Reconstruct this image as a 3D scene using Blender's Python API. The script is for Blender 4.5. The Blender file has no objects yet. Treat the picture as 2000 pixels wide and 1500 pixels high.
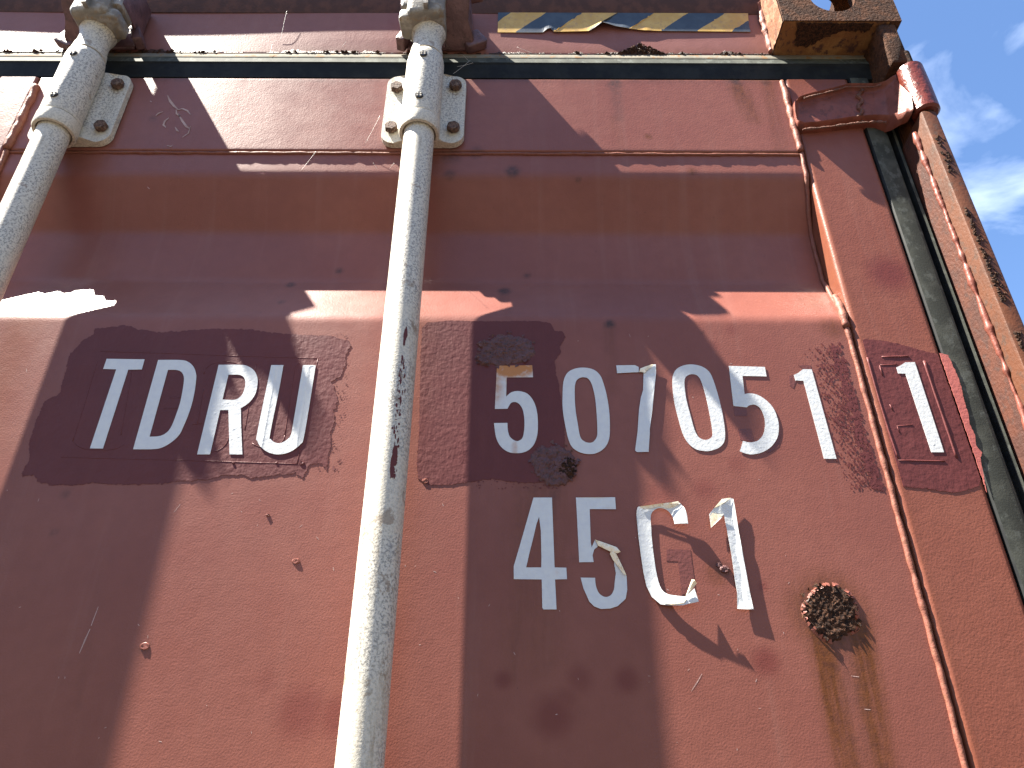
import bpy, bmesh, math, random
import numpy as np
from mathutils import Vector, Matrix, noise as mnoise
from mathutils.geometry import delaunay_2d_cdt

random.seed(7)
rng = np.random.default_rng(11)
scene = bpy.context.scene
col = scene.collection

# ------------------------------------------------------------------ camera
CAM = np.array([0.0, -0.70, 1.82])
PITCH = math.radians(30.9)
ROLL = 0.0035
F = 1500.0                      # focal length in pixels of the 2000 px wide photo
fwd = np.array([0, math.cos(PITCH), math.sin(PITCH)])
up0 = np.array([0, -math.sin(PITCH), math.cos(PITCH)])
ex = np.array([1.0, 0, 0])
RIGHT = ex * math.cos(ROLL) + up0 * math.sin(ROLL)
UP = up0 * math.cos(ROLL) - ex * math.sin(ROLL)
cd = bpy.data.cameras.new('camera')
cam = bpy.data.objects.new('camera', cd)
col.objects.link(cam)
cd.sensor_width = 36.0
cd.lens = 36.0 * F / 2000.0
cd.clip_start = 0.02
cd.clip_end = 3000
m = Matrix.Identity(4)
for i in range(3):
    m[i][0] = RIGHT[i]; m[i][1] = UP[i]; m[i][2] = -fwd[i]; m[i][3] = CAM[i]
cam.matrix_world = m
scene.camera = cam

# ------------------------------------------------------------------ light
SUN = Vector((-5.3, -1.18, 9.0)).normalized()          # towards the sun, nearly along the door
world = bpy.data.worlds.new('World')
scene.world = world
world.use_nodes = True
wn = world.node_tree; wn.nodes.clear()
wo = wn.nodes.new('ShaderNodeOutputWorld')
wb = wn.nodes.new('ShaderNodeBackground')
sky = wn.nodes.new('ShaderNodeTexSky')
sky.sky_type = 'NISHITA'
sky.sun_disc = False
sky.sun_elevation = math.asin(SUN.z)
sky.sun_rotation = math.atan2(SUN.x, SUN.y)
sky.altitude = 100; sky.air_density = 1.0; sky.dust_density = 0.3; sky.ozone_density = 6.5
wtc = wn.nodes.new('ShaderNodeTexCoord')
wmap = wn.nodes.new('ShaderNodeMapping')
wmap.inputs['Scale'].default_value = (2.2, 3.4, 5.5)
wmap.inputs['Rotation'].default_value = (0.5, 0.3, 0.4)
wno = wn.nodes.new('ShaderNodeTexNoise')
wno.inputs['Scale'].default_value = 2.3; wno.inputs['Detail'].default_value = 9
wno.inputs['Roughness'].default_value = 0.52; wno.inputs['Distortion'].default_value = 0.5
wr = wn.nodes.new('ShaderNodeMapRange')
wr.inputs[1].default_value = 0.50; wr.inputs[2].default_value = 0.92
wr.inputs[3].default_value = 0.0; wr.inputs[4].default_value = 0.62
wmix = wn.nodes.new('ShaderNodeMix'); wmix.data_type = 'RGBA'
wmix.inputs[7].default_value = (7.0, 7.9, 9.6, 1)
L = wn.links.new
L(wtc.outputs['Generated'], wmap.inputs[0]); L(wmap.outputs[0], wno.inputs['Vector'])
L(wno.outputs['Fac'], wr.inputs[0]); L(wr.outputs[0], wmix.inputs[0])
L(sky.outputs[0], wmix.inputs[6]); L(wmix.outputs[2], wb.inputs[0]); L(wb.outputs[0], wo.inputs[0])
wb.inputs[1].default_value = 0.05
sl = bpy.data.lights.new('sun', 'SUN')
sl.energy = 5.0; sl.angle = math.radians(0.53); sl.color = (1.0, 0.93, 0.82)
so = bpy.data.objects.new('sun', sl); col.objects.link(so)
so.rotation_euler = SUN.to_track_quat('Z', 'Y').to_euler()
so.location = (-3, -2, 6)
vs = scene.view_settings
vs.view_transform = 'Standard'; vs.look = 'None'; vs.gamma = 1.0; vs.exposure = 2.66
try: vs.use_curve_mapping = False
except Exception: pass

# ------------------------------------------------------------------ helpers
def W(px, py, Y=0.0):
    """the real point, on the vertical plane at depth Y, of a spot measured in the photo"""
    d = fwd + RIGHT * ((px - 1000) / F) + UP * ((750 - py) / F)
    t = (Y - CAM[1]) / d[1]
    return CAM + d * t
def WX(px, py, Y=0.0): return float(W(px, py, Y)[0])
def WZ(py, Y=0.0, px=1000): return float(W(px, py, Y)[2])

BASE = Vector((-0.724, 0, 0))
def mesh_obj(name, verts, faces, mats, parent=None, smooth=False, sharp=None, midx=None, loc=None):
    me = bpy.data.meshes.new(name)
    me.from_pydata([tuple(map(float, v)) for v in verts], [], [tuple(int(i) for i in f) for f in faces])
    if not isinstance(mats, (list, tuple)): mats = [mats]
    for mt in mats: me.materials.append(mt)
    if midx is not None: me.polygons.foreach_set('material_index', list(midx))
    if smooth:
        me.polygons.foreach_set('use_smooth', [True] * len(me.polygons))
        if sharp: me.set_sharp_from_angle(angle=math.radians(sharp))
    me.update()
    o = bpy.data.objects.new(name, me); col.objects.link(o)
    if parent is not None: o.parent = parent
    if loc is not None: o.location = loc
    return o
class MB:
    def __init__(s): s.v = []; s.f = []; s.m = []
    def add(s, v, f, mi=0):
        b = len(s.v); s.v += [tuple(map(float, p)) for p in v]
        s.f += [tuple(b + i for i in q) for q in f]; s.m += [mi] * len(f)
    def box(s, x0, x1, y0, y1, z0, z1, bev=0.0, mi=0, seg=2):
        bm = bmesh.new(); bmesh.ops.create_cube(bm, size=1)
        for v in bm.verts:
            v.co = Vector(((x0 + x1) / 2 + v.co.x * (x1 - x0), (y0 + y1) / 2 + v.co.y * (y1 - y0), (z0 + z1) / 2 + v.co.z * (z1 - z0)))
        if bev: bmesh.ops.bevel(bm, geom=list(bm.edges), offset=bev, segments=seg, affect='EDGES', profile=0.5)
        s.bm(bm, mi)
    def bm(s, bm, mi=0):
        bm.verts.index_update()
        s.add([v.co for v in bm.verts], [[v.index for v in f.verts] for f in bm.faces], mi); bm.free()
    def lathe(s, prof, n=48, c=(0, 0), mi=0, cap=True, wob=0.0):
        b = []
        for r, z in prof:
            for k in range(n):
                a = 2 * math.pi * k / n
                b.append((c[0] + r * math.cos(a), c[1] + r * math.sin(a), z))
        f = []
        for j in range(len(prof) - 1):
            for k in range(n):
                k2 = (k + 1) % n
                q = (j * n + k, j * n + k2, (j + 1) * n + k2, (j + 1) * n + k)
                f.append(q if prof[-1][1] > prof[0][1] else q[::-1])
        if cap:
            f.append(tuple(range(n))[::-1]); f.append(tuple((len(prof) - 1) * n + k for k in range(n)))
        s.add(b, f, mi)
    def tube(s, pts, rad, n=8, mi=0, flat=1.0):
        pts = [Vector(p) for p in pts]; b = []; f = []
        for i, p in enumerate(pts):
            t = (pts[min(i + 1, len(pts) - 1)] - pts[max(i - 1, 0)]).normalized()
            a = t.cross(Vector((0, 1, 0)))
            if a.length < 1e-4: a = t.cross(Vector((1, 0, 0)))
            a.normalize(); c = a.cross(t).normalized()
            r = rad[i] if hasattr(rad, '__len__') else rad
            for k in range(n):
                an = 2 * math.pi * k / n
                b.append(p + a * math.cos(an) * r + c * math.sin(an) * r * flat)
        for i in range(len(pts) - 1):
            for k in range(n):
                k2 = (k + 1) % n
                f.append((i * n + k, (i + 1) * n + k, (i + 1) * n + k2, i * n + k2))
        f.append(tuple(range(n))); f.append(tuple((len(pts) - 1) * n + k for k in range(n))[::-1])
        s.add(b, f, mi)
    def build(s, name, mats, parent=None, smooth=True, sharp=35, loc=None):
        o = mesh_obj(name, s.v, s.f, mats, parent, smooth, sharp, s.m, loc)
        bm = bmesh.new(); bm.from_mesh(o.data); bmesh.ops.recalc_face_normals(bm, faces=bm.faces); bm.to_mesh(o.data); bm.free()
        if smooth and sharp: o.data.set_sharp_from_angle(angle=math.radians(sharp))
        return o

def grid(xs, zs, yf, yb=None):
    """sheet over x and z with depth function yf(x,z) -> verts, faces (front towards -Y)"""
    X, Z = np.meshgrid(xs, zs); Y = yf(X, Z)
    v = np.stack([X.ravel(), Y.ravel(), Z.ravel()], 1)
    n = len(xs); k = len(zs)
    i = np.arange(n - 1)[None, :] + n * np.arange(k - 1)[:, None]
    f = np.stack([i, i + 1, i + n + 1, i + n], -1).reshape(-1, 4)
    if zs[-1] < zs[0]: f = f[:, ::-1]
    return v, f
def np_mesh(name, v, f, mats, parent=None, smooth=True):
    me = bpy.data.meshes.new(name)
    me.vertices.add(len(v)); me.vertices.foreach_set('co', np.asarray(v, np.float32).ravel())
    f = np.asarray(f); k = f.shape[1]
    me.loops.add(f.size); me.loops.foreach_set('vertex_index', f.ravel().astype(np.int32))
    me.polygons.add(len(f)); me.polygons.foreach_set('loop_start', np.arange(0, f.size, k, dtype=np.int32))
    me.update(calc_edges=True); me.validate()
    if not isinstance(mats, (list, tuple)): mats = [mats]
    for mt in mats: me.materials.append(mt)
    if smooth: me.polygons.foreach_set('use_smooth', [True] * len(me.polygons))
    o = bpy.data.objects.new(name, me); col.objects.link(o)
    if parent is not None: o.parent = parent
    return o

def catmull(pts, n=5):
    """pts: (x,y) sharp or (x,y,1) smooth, closed outline"""
    out = []; N = len(pts)
    for i in range(N):
        p1, p2 = pts[i], pts[(i + 1) % N]
        s1, s2 = len(p1) > 2, len(p2) > 2
        a, b = np.array(p1[:2], float), np.array(p2[:2], float)
        if not (s1 or s2): out.append(a); continue
        p0 = np.array(pts[i - 1][:2], float) if s1 else a
        p3 = np.array(pts[(i + 2) % N][:2], float) if s2 else b
        t1 = (b - p0) / 2 if s1 else (b - a) * 0.6
        t2 = (p3 - a) / 2 if s2 else (b - a) * 0.6
        for k in range(n):
            t = k / n
            out.append((2*t**3-3*t**2+1)*a + (t**3-2*t**2+t)*t1 + (-2*t**3+3*t**2)*b + (t**3-t**2)*t2)
    return np.array(out)
def inside(P, poly):
    x, y = P[:, 0], P[:, 1]; r = np.zeros(len(P), bool); j = len(poly) - 1
    for i in range(len(poly)):
        xi, yi = poly[i]; xj, yj = poly[j]
        c = ((yi > y) != (yj > y)) & (x < (xj - xi) * (y - yi) / (yj - yi + 1e-15) + xi)
        r ^= c; j = i
    return r
def sheet(loops, step, th, yfun, mi=(0, 1), cuts=(), chooser=None):
    """thin sheet of the given loops (x,z in metres); yfun(P)->front y; returns verts, faces, midx (front, back/side)"""
    pts = []; edges = []
    for lp in loops:
        b = len(pts); pts += [tuple(p) for p in lp]
        edges += [(b + i, b + (i + 1) % len(lp)) for i in range(len(lp))]
    A = np.array(pts); lo = A.min(0); hi = A.max(0)
    for c_ in cuts:
        pts += [tuple(c_[0]), tuple(c_[1])]; edges.append((len(pts) - 2, len(pts) - 1))
    if step:
        gx, gz = np.meshgrid(np.arange(lo[0] + step / 2, hi[0], step), np.arange(lo[1] + step / 2, hi[1], step))
        G = np.stack([gx.ravel(), gz.ravel()], 1) + rng.uniform(-.15, .15, (gx.size, 2)) * step
        ins = np.zeros(len(G), bool)
        for lp in loops: ins ^= inside(G, np.asarray(lp))
        G = G[ins]
        keep = np.array([np.min(np.hypot(*(A - g).T)) > step * .4 for g in G]) if len(G) else np.zeros(0, bool)
        pts += [tuple(g) for g in G[keep]]
    vs_, es_, fs_, *_ = delaunay_2d_cdt([Vector(p) for p in pts], edges, [], 0, 1e-7)
    V = np.array([(v.x, v.y) for v in vs_]); T = np.array([f for f in fs_])
    c = V[T].mean(1); ins = np.zeros(len(c), bool)
    for lp in loops: ins ^= inside(c, np.asarray(lp))
    T = T[ins]
    ch = chooser(V[T].mean(1)) if chooser else None
    y = yfun(V)
    front = np.stack([V[:, 0], y, V[:, 1]], 1); back = front + np.array([0, th, 0])
    n = len(V)
    # orient front towards -Y
    a, b, d = V[T[:, 0]], V[T[:, 1]], V[T[:, 2]]
    cr = (b[:, 0]-a[:, 0])*(d[:, 1]-a[:, 1]) - (b[:, 1]-a[:, 1])*(d[:, 0]-a[:, 0])
    T[cr < 0] = T[cr < 0][:, ::-1]
    from collections import Counter
    cnt = Counter(); de = []
    for t in T:
        for k in range(3): cnt[tuple(sorted((t[k], t[(k+1) % 3])))] += 1
    faces = [tuple(t) for t in T]; mid = list(ch) if ch else [mi[0]] * len(T)
    faces += [tuple(t[::-1] + n) for t in T]; mid += list(ch) if ch else [mi[1]] * len(T)
    for t in T:
        for k in range(3):
            e = (t[k], t[(k+1) % 3])
            if cnt[tuple(sorted(e))] == 1:
                faces.append((e[1], e[0], e[0] + n, e[1] + n)); mid.append(mi[0])
    used = np.zeros(2 * n, bool)
    for q in faces:
        for k in q: used[k] = True
    idx = np.cumsum(used) - 1; A2 = np.concatenate([front, back])[used]
    return A2, [tuple(int(idx[k]) for k in q) for q in faces], mid
def jag(poly, amp, step, sc=1.0, seed=0, lf=.45):
    """resample an outline and roughen it"""
    out = []; N = len(poly)
    for i in range(N):
        a, b = np.array(poly[i]), np.array(poly[(i + 1) % N]); k = max(1, int(np.hypot(*(b - a)) / step))
        for t in range(k):
            p = a + (b - a) * t / k
            q = Vector((p[0] * 90 * sc, p[1] * 90 * sc, seed * 7.3)); q2 = q * 3.7
            q3 = q * 11.0
            out.append(p + amp * np.array([lf * mnoise.noise(q) + .7 * mnoise.noise(q2) + .8 * mnoise.noise(q3), lf * mnoise.noise(q + Vector((9, 9, 9))) + .7 * mnoise.noise(q2 + Vector((5, 1, 2))) + .9 * mnoise.noise(q3 + Vector((4, 4, 1)))]))
    return np.array(out)
def pxpoly(pts, o=(0, 0), s=1.0, Y=0.0):
    return np.array([W(o[0] + p[0] * s, o[1] + p[1] * s, Y)[[0, 2]] for p in pts])

# ------------------------------------------------------------------ materials
def new_mat(name):
    mt = bpy.data.materials.new(name); mt.use_nodes = True
    nt = mt.node_tree; bs = nt.nodes['Principled BSDF']
    return mt, nt, bs
class N:
    """little node builder"""
    def __init__(s, nt):
        s.nt = nt; s.geo = nt.nodes.new('ShaderNodeTexCoord').outputs['Object']
    def noise(s, scale, detail=4, rough=.55, dist=0.0, vec=None, out='Fac'):
        n = s.nt.nodes.new('ShaderNodeTexNoise')
        n.inputs['Scale'].default_value = scale; n.inputs['Detail'].default_value = detail
        n.inputs['Roughness'].default_value = rough; n.inputs['Distortion'].default_value = dist
        s.nt.links.new(vec if vec is not None else s.geo, n.inputs['Vector']); return n.outputs[out]
    def voro(s, scale, feature='F1', vec=None):
        n = s.nt.nodes.new('ShaderNodeTexVoronoi'); n.feature = feature; n.inputs['Scale'].default_value = scale
        s.nt.links.new(vec if vec is not None else s.geo, n.inputs['Vector']); return n.outputs['Distance']
    def scale(s, v):
        n = s.nt.nodes.new('ShaderNodeMapping'); n.inputs['Scale'].default_value = v
        s.nt.links.new(s.geo, n.inputs[0]); return n.outputs[0]
    def ramp(s, x, a, b, lo=0.0, hi=1.0, smooth=True):
        n = s.nt.nodes.new('ShaderNodeMapRange'); n.interpolation_type = 'SMOOTHSTEP' if smooth else 'LINEAR'
        n.inputs[1].default_value = a; n.inputs[2].default_value = b; n.inputs[3].default_value = lo; n.inputs[4].default_value = hi
        s.nt.links.new(x, n.inputs[0]); return n.outputs[0]
    def math(s, op, a, b=None):
        n = s.nt.nodes.new('ShaderNodeMath'); n.operation = op
        for i, q in enumerate((a, b)):
            if q is None: continue
            if isinstance(q, (int, float)): n.inputs[i].default_value = q
            else: s.nt.links.new(q, n.inputs[i])
        return n.outputs[0]
    def mix(s, fac, a, b):
        n = s.nt.nodes.new('ShaderNodeMix'); n.data_type = 'RGBA'
        for idx, q in ((0, fac), (6, a), (7, b)):
            if isinstance(q, (int, float)): n.inputs[idx].default_value = q
            elif isinstance(q, tuple): n.inputs[idx].default_value = (*q, 1)
            else: s.nt.links.new(q, n.inputs[idx])
        return n.outputs[2]
    def attr(s, name):
        n = s.nt.nodes.new('ShaderNodeAttribute'); n.attribute_name = name; return n.outputs['Fac']
    def bump(s, h, strength, dist, prev=None):
        n = s.nt.nodes.new('ShaderNodeBump'); n.inputs['Strength'].default_value = strength; n.inputs['Distance'].default_value = dist
        s.nt.links.new(h, n.inputs['Height'])
        if prev is not None: s.nt.links.new(prev, n.inputs['Normal'])
        return n.outputs[0]
    def set(s, bs, name, v):
        if isinstance(v, (int, float)): bs.inputs[name].default_value = v
        elif isinstance(v, tuple): bs.inputs[name].default_value = (*v, 1)
        else: s.nt.links.new(v, bs.inputs[name])

def paint_mat(name, c1, c2, rough, bscale, bstr, bdist, spec=0.5, weather=1.0):
    mt, nt, bs = new_mat(name); n = N(nt)
    big = n.noise(5, 4); fine = n.noise(60, 3)
    c = n.mix(n.ramp(big, .35, .65), c1, c2)
    c = n.mix(n.ramp(fine, .3, .7, 0, .25), c, tuple(x * .8 for x in c1))
    # chalky streaks running down
    st = n.noise(1.0, 5, .6, vec=n.scale((38, 1, 2.2)))
    c = n.mix(n.ramp(st, .52, .75, 0, .16 * weather), c, (.28, .16, .135))
    # dust specks
    sp = n.noise(420, 1)
    c = n.mix(n.ramp(sp, .74, .80, 0, .5 * weather), c, (.06, .03, .025))
    spot = n.attr('spot'); stain = n.attr('stain'); rust = n.attr('rust'); dirt = n.attr('dirt')
    nb = n.noise(140, 5, .65)
    c = n.mix(n.math('MULTIPLY', spot, .85), c, (.125, .028, .023))
    stn = n.math('MULTIPLY', stain, n.ramp(n.noise(1, 4, .6, vec=n.scale((150, 10, 16))), .25, .7, .35, 1.0))
    c = n.mix(n.math('MINIMUM', n.math('MULTIPLY', stn, 1.15), .95), c, n.mix(n.ramp(nb, .4, .65), (.112, .036, .009), (.070, .022, .008)))
    c = n.mix(n.math('MULTIPLY', dirt, n.ramp(nb, .3, .6, .3, .9)), c, (.030, .020, .016))
    rm = n.ramp(n.math('ADD', rust, n.math('MULTIPLY', n.math('SUBTRACT', nb, .5), .9)), .45, .62)
    c = n.mix(rm, c, n.mix(n.ramp(n.noise(500, 3), .4, .65), (.026, .015, .011), (.085, .036, .018)))
    n.set(bs, 'Base Color', c)
    r = n.ramp(n.noise(25, 5), .3, .7, rough - .02, rough + .05)
    n.set(bs, 'Roughness', r); n.set(bs, 'Specular IOR Level', spec)
    h = n.noise(bscale, 3, .5); h2 = n.noise(bscale * .22, 3, .5)
    b = n.bump(h, bstr, bdist); b = n.bump(h2, bstr * .45, bdist * 1.6, b)
    b = n.bump(n.math('MULTIPLY', rm, n.noise(350, 4, .7)), .9, .0035, b)
    if name.startswith('maroon'):
        b = n.bump(n.noise(1, 3, .6, vec=n.scale((200, 200, 60))), .22, .0014, b)
    n.set(bs, 'Normal', b)
    return mt
M = {}
M['paint'] = paint_mat('oxide_red_paint', (.190, .064, .047), (.214, .077, .056), .38, 560, .22, .0008, .27)
M['paint_warm'] = paint_mat('oxide_red_frame_paint', (.188, .060, .039), (.204, .070, .045), .38, 520, .28, .0008, .26)
M['patch'] = paint_mat('maroon_touch_up_paint', (.100, .027, .026), (.120, .033, .031), .45, 190, .32, .0013, .2, .3)
M['patch_pink'] = paint_mat('pink_overspray', (.36, .10, .085), (.40, .12, .10), .5, 300, .3, .001, .4, .2)
M['header'] = paint_mat('faded_header_paint', (.20, .082, .070), (.225, .100, .086), .45, 440, .28, .0008, .17)

def gal_mat():
    mt, nt, bs = new_mat('galvanised_steel'); n = N(nt)
    v = n.noise(430, 3, .7); b = n.noise(14, 5, .6)
    c = n.mix(n.ramp(v, .38, .56), (.24, .23, .205), (.57, .54, .46))
    c = n.mix(n.ramp(b, .46, .62, 0, .55), c, (.55, .51, .41))
    c = n.mix(n.ramp(n.noise(40, 4), .62, .72, 0, .45), c, (.16, .16, .18))
    c = n.mix(n.ramp(n.noise(1, 6, .7, vec=n.scale((60, 60, 9))), .56, .70, 0, .55), c, (.26, .19, .11))
    c = n.mix(n.ramp(n.noise(26, 5, .7), .60, .66, 0, .6), c, (.17, .105, .055))
    n.set(bs, 'Base Color', c); n.set(bs, 'Metallic', .10); n.set(bs, 'Roughness', n.ramp(v, .3, .7, .42, .66))
    n.set(bs, 'Normal', n.bump(n.noise(420, 3), .28, .0008)); return mt
M['gal'] = gal_mat()
def _s():pass
def simple(name, c1, c2, rough, nscale=60, bs_=300, bstr=.3, bd=.001, metal=0.0, c3=None, spec=.5, thr=(.42, .62)):
    mt, nt, bs = new_mat(name); n = N(nt)
    c = n.mix(n.ramp(n.noise(nscale, 5, .62), *thr), c1, c2)
    if c3: c = n.mix(n.ramp(n.noise(nscale * 2.3, 5, .65, vec=n.scale((1.3, 1, .9))), .52, .64), c, c3)
    n.set(bs, 'Base Color', c); n.set(bs, 'Roughness', rough); n.set(bs, 'Metallic', metal); n.set(bs, 'Specular IOR Level', spec)
    n.set(bs, 'Normal', n.bump(n.noise(bs_, 4, .6), bstr, bd)); return mt
M['cam'] = simple('weathered_forging', (.15, .14, .12), (.27, .26, .23), .6, 60, 300, .4, .0015, c3=(.20, .155, .10))
M['hinge_rust'] = simple('hinge_edge_rust', (.15, .055, .034), (.11, .050, .032), .8, 120, 400, .8, .003, c3=(.07, .034, .022))
M['rubber'] = simple('black_rubber', (.007, .008, .009), (.015, .017, .017), .65, 22, 300, .2, .0006, c3=(.012, .014, .013), spec=.15)
M['rubber_grey'] = simple('weathered_grey_rubber', (.042, .047, .040), (.070, .076, .063), .85, 30, 500, .25, .0006, c3=(.09, .10, .088), spec=.2)
M['rubber_dust'] = simple('dusty_rubber_lip', (.15, .142, .115), (.21, .19, .15), .9, 25, 200, .3, .001, c3=(.20, .12, .06), spec=.15)
M['rust'] = simple('flaking_rust', (.016, .009, .007), (.058, .026, .014), .92, 240, 380, .9, .004, c3=(.085, .036, .017), spec=.2)
M['rust_maroon'] = simple('painted_over_rust', (.085, .028, .026), (.105, .038, .034), .55, 160, 330, .7, .002, c3=(.05, .024, .020))
M['bolt'] = simple('rusty_bolt', (.055, .030, .022), (.12, .065, .045), .8, 160, 400, .7, .002, c3=(.20, .14, .10))
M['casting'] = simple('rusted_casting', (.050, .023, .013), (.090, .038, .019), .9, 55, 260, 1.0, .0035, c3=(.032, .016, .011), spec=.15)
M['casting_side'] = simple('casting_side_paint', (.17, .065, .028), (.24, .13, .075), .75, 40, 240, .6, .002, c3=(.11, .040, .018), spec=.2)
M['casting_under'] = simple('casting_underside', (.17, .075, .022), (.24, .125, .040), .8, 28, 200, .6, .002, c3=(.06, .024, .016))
M['post'] = simple('rusty_post_paint', (.075, .024, .009), (.052, .018, .008), .6, 30, 220, .35, .002, c3=(.048, .023, .014), spec=.2)
M['post_red'] = simple('dark_red_post', (.075, .022, .011), (.05, .016, .010), .6, 40, 220, .5, .002, c3=(.05, .02, .014))
M['knuckle'] = simple('glossy_red_paint', (.10, .018, .011), (.13, .026, .016), .34, 45, 130, .55, .003, c3=(.045, .014, .010), spec=.35, thr=(.35, .65))
M['hinge'] = simple('hinge_paint', (.175, .055, .038), (.14, .042, .028), .45, 35, 120, .5, .002, c3=(.11, .036, .024), spec=.25)
M['bead'] = simple('weld_bead_paint', (.19, .070, .048), (.16, .055, .038), .6, 120, 160, .5, .002, c3=(.17, .075, .045), spec=.25)
M['keeper'] = simple('dark_keeper_paint', (.085, .040, .042), (.13, .065, .065), .5, 40, 200, .5, .002, c3=(.06, .03, .03))
M['cream'] = simple('vinyl_adhesive_back', (.80, .68, .46), (.78, .74, .62), .6, 90, 300, .2, .0006, c3=(.62, .47, .28))
M['yellow'] = simple('faded_yellow_tape', (.46, .28, .055), (.52, .34, .085), .5, 45, 300, .2, .0006, c3=(.40, .25, .08))
M['navy'] = simple('faded_black_tape', (.022, .034, .052), (.034, .050, .070), .5, 45, 300, .2, .0006)
M['plastic'] = simple('black_plastic', (.010, .010, .011), (.02, .02, .02), .4)
M['cav'] = simple('shade_brown', (.05, .02, .015), (.08, .032, .022), .8)  # dark brown that carries the shade under the header lip
M['gravel'] = simple('pale_gravel', (.048, .038, .031), (.068, .052, .041), .95, 3, 30, .8, .02, c3=(.04, .032, .026))
def vinyl():
    mt, nt, bs = new_mat('white_vinyl'); n = N(nt)
    st = n.attr('stain')
    c = n.mix(n.ramp(n.noise(150, 3), .35, .7), (.58, .60, .59), (.54, .56, .57))
    s1 = n.math('MULTIPLY', st, n.ramp(n.noise(160, 4, .6), .2, .7, .6, 1.25))
    c = n.mix(n.ramp(s1, .02, .70), c, (.40, .155, .025))
    c = n.mix(n.ramp(n.noise(55, 3), .66, .76, 0, .25), c, (.62, .56, .44))
    n.set(bs, 'Base Color', c); n.set(bs, 'Roughness', .42)
    b = n.bump(n.noise(300, 2), .25, .0009); b = n.bump(n.ramp(n.voro(75), .0, .16, 1, 0), .25, .0007, b)
    n.set(bs, 'Normal', b); return mt
M['white'] = vinyl()

# stains and spots: (px, py, radius px, kind, strength) measured in the photo
SPOTS = [(1735, 537, 52, 'spot', 1), (1495, 1292, 34, 'spot', .9), (1224, 1328, 30, 'spot', .8), (983, 1328, 22, 'spot', .8), (1132, 1325, 30, 'spot', .6),
         (1080, 1400, 48, 'spot', .8), (1105, 1365, 25, 'spot', .5), (590, 1392, 60, 'spot', .7), (660, 1400, 50, 'spot', .7), (1375, 955, 26, 'spot', .5),
         (1490, 1145, 12, 'spot', .7), (1290, 965, 30, 'spot', .35), (1440, 905, 24, 'spot', .4), (520, 1330, 30, 'spot', .3), (1430, 645, 16, 'spot', .4), (1395, 675, 15, 'spot', .4),
         (985, 545, 15, 'dirt', 1), (1001, 334, 17, 'dirt', .9), (878, 340, 14, 'dirt', .6), (1191, 633, 13, 'dirt', 1), (556, 527, 11, 'dirt', .9), (652, 495, 9, 'dirt', .8),
         (544, 577, 8, 'dirt', .7), (1031, 505, 9, 'dirt', .7), (1375, 650, 4, 'dirt', .7), (1415, 1112, 16, 'dirt', .6), (880, 303, 26, 'dirt', .6), (930, 300, 18, 'dirt', .6), (1200, 165, 20, 'dirt', .8),
         (625, 155, 16, 'dirt', .6), (735, 155, 14, 'dirt', .5), (1110, 157, 8, 'dirt', .6), (1265, 270, 8, 'stain', 1), (1352, 335, 12, 'stain', .8), (1130, 348, 7, 'dirt', .6), (1435, 158, 20, 'dirt', .9), (1495, 162, 14, 'dirt', .7),
         (1120, 1090, 8, 'dirt', .2), (1620, 1195, 46, 'rust', 1.0), (1620, 1195, 62, 'dirt', .5), (985, 685, 48, 'dirt', .35), (1085, 905, 48, 'dirt', .45), (1620, 1195, 92, 'stain', 1.0), (130, 612, 14, 'stain', .3),
         (300, 235, 9, 'dirt', .5), (128, 965, 12, 'dirt', .45), (105, 1040, 9, 'dirt', .4), (282, 1265, 14, 'dirt', .5), (1400, 1120, 30, 'stain', .5), (1030, 960, 40, 'stain', .3),
         (1625, 640, 30, 'stain', .55), (1600, 575, 40, 'stain', .35)]
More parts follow.
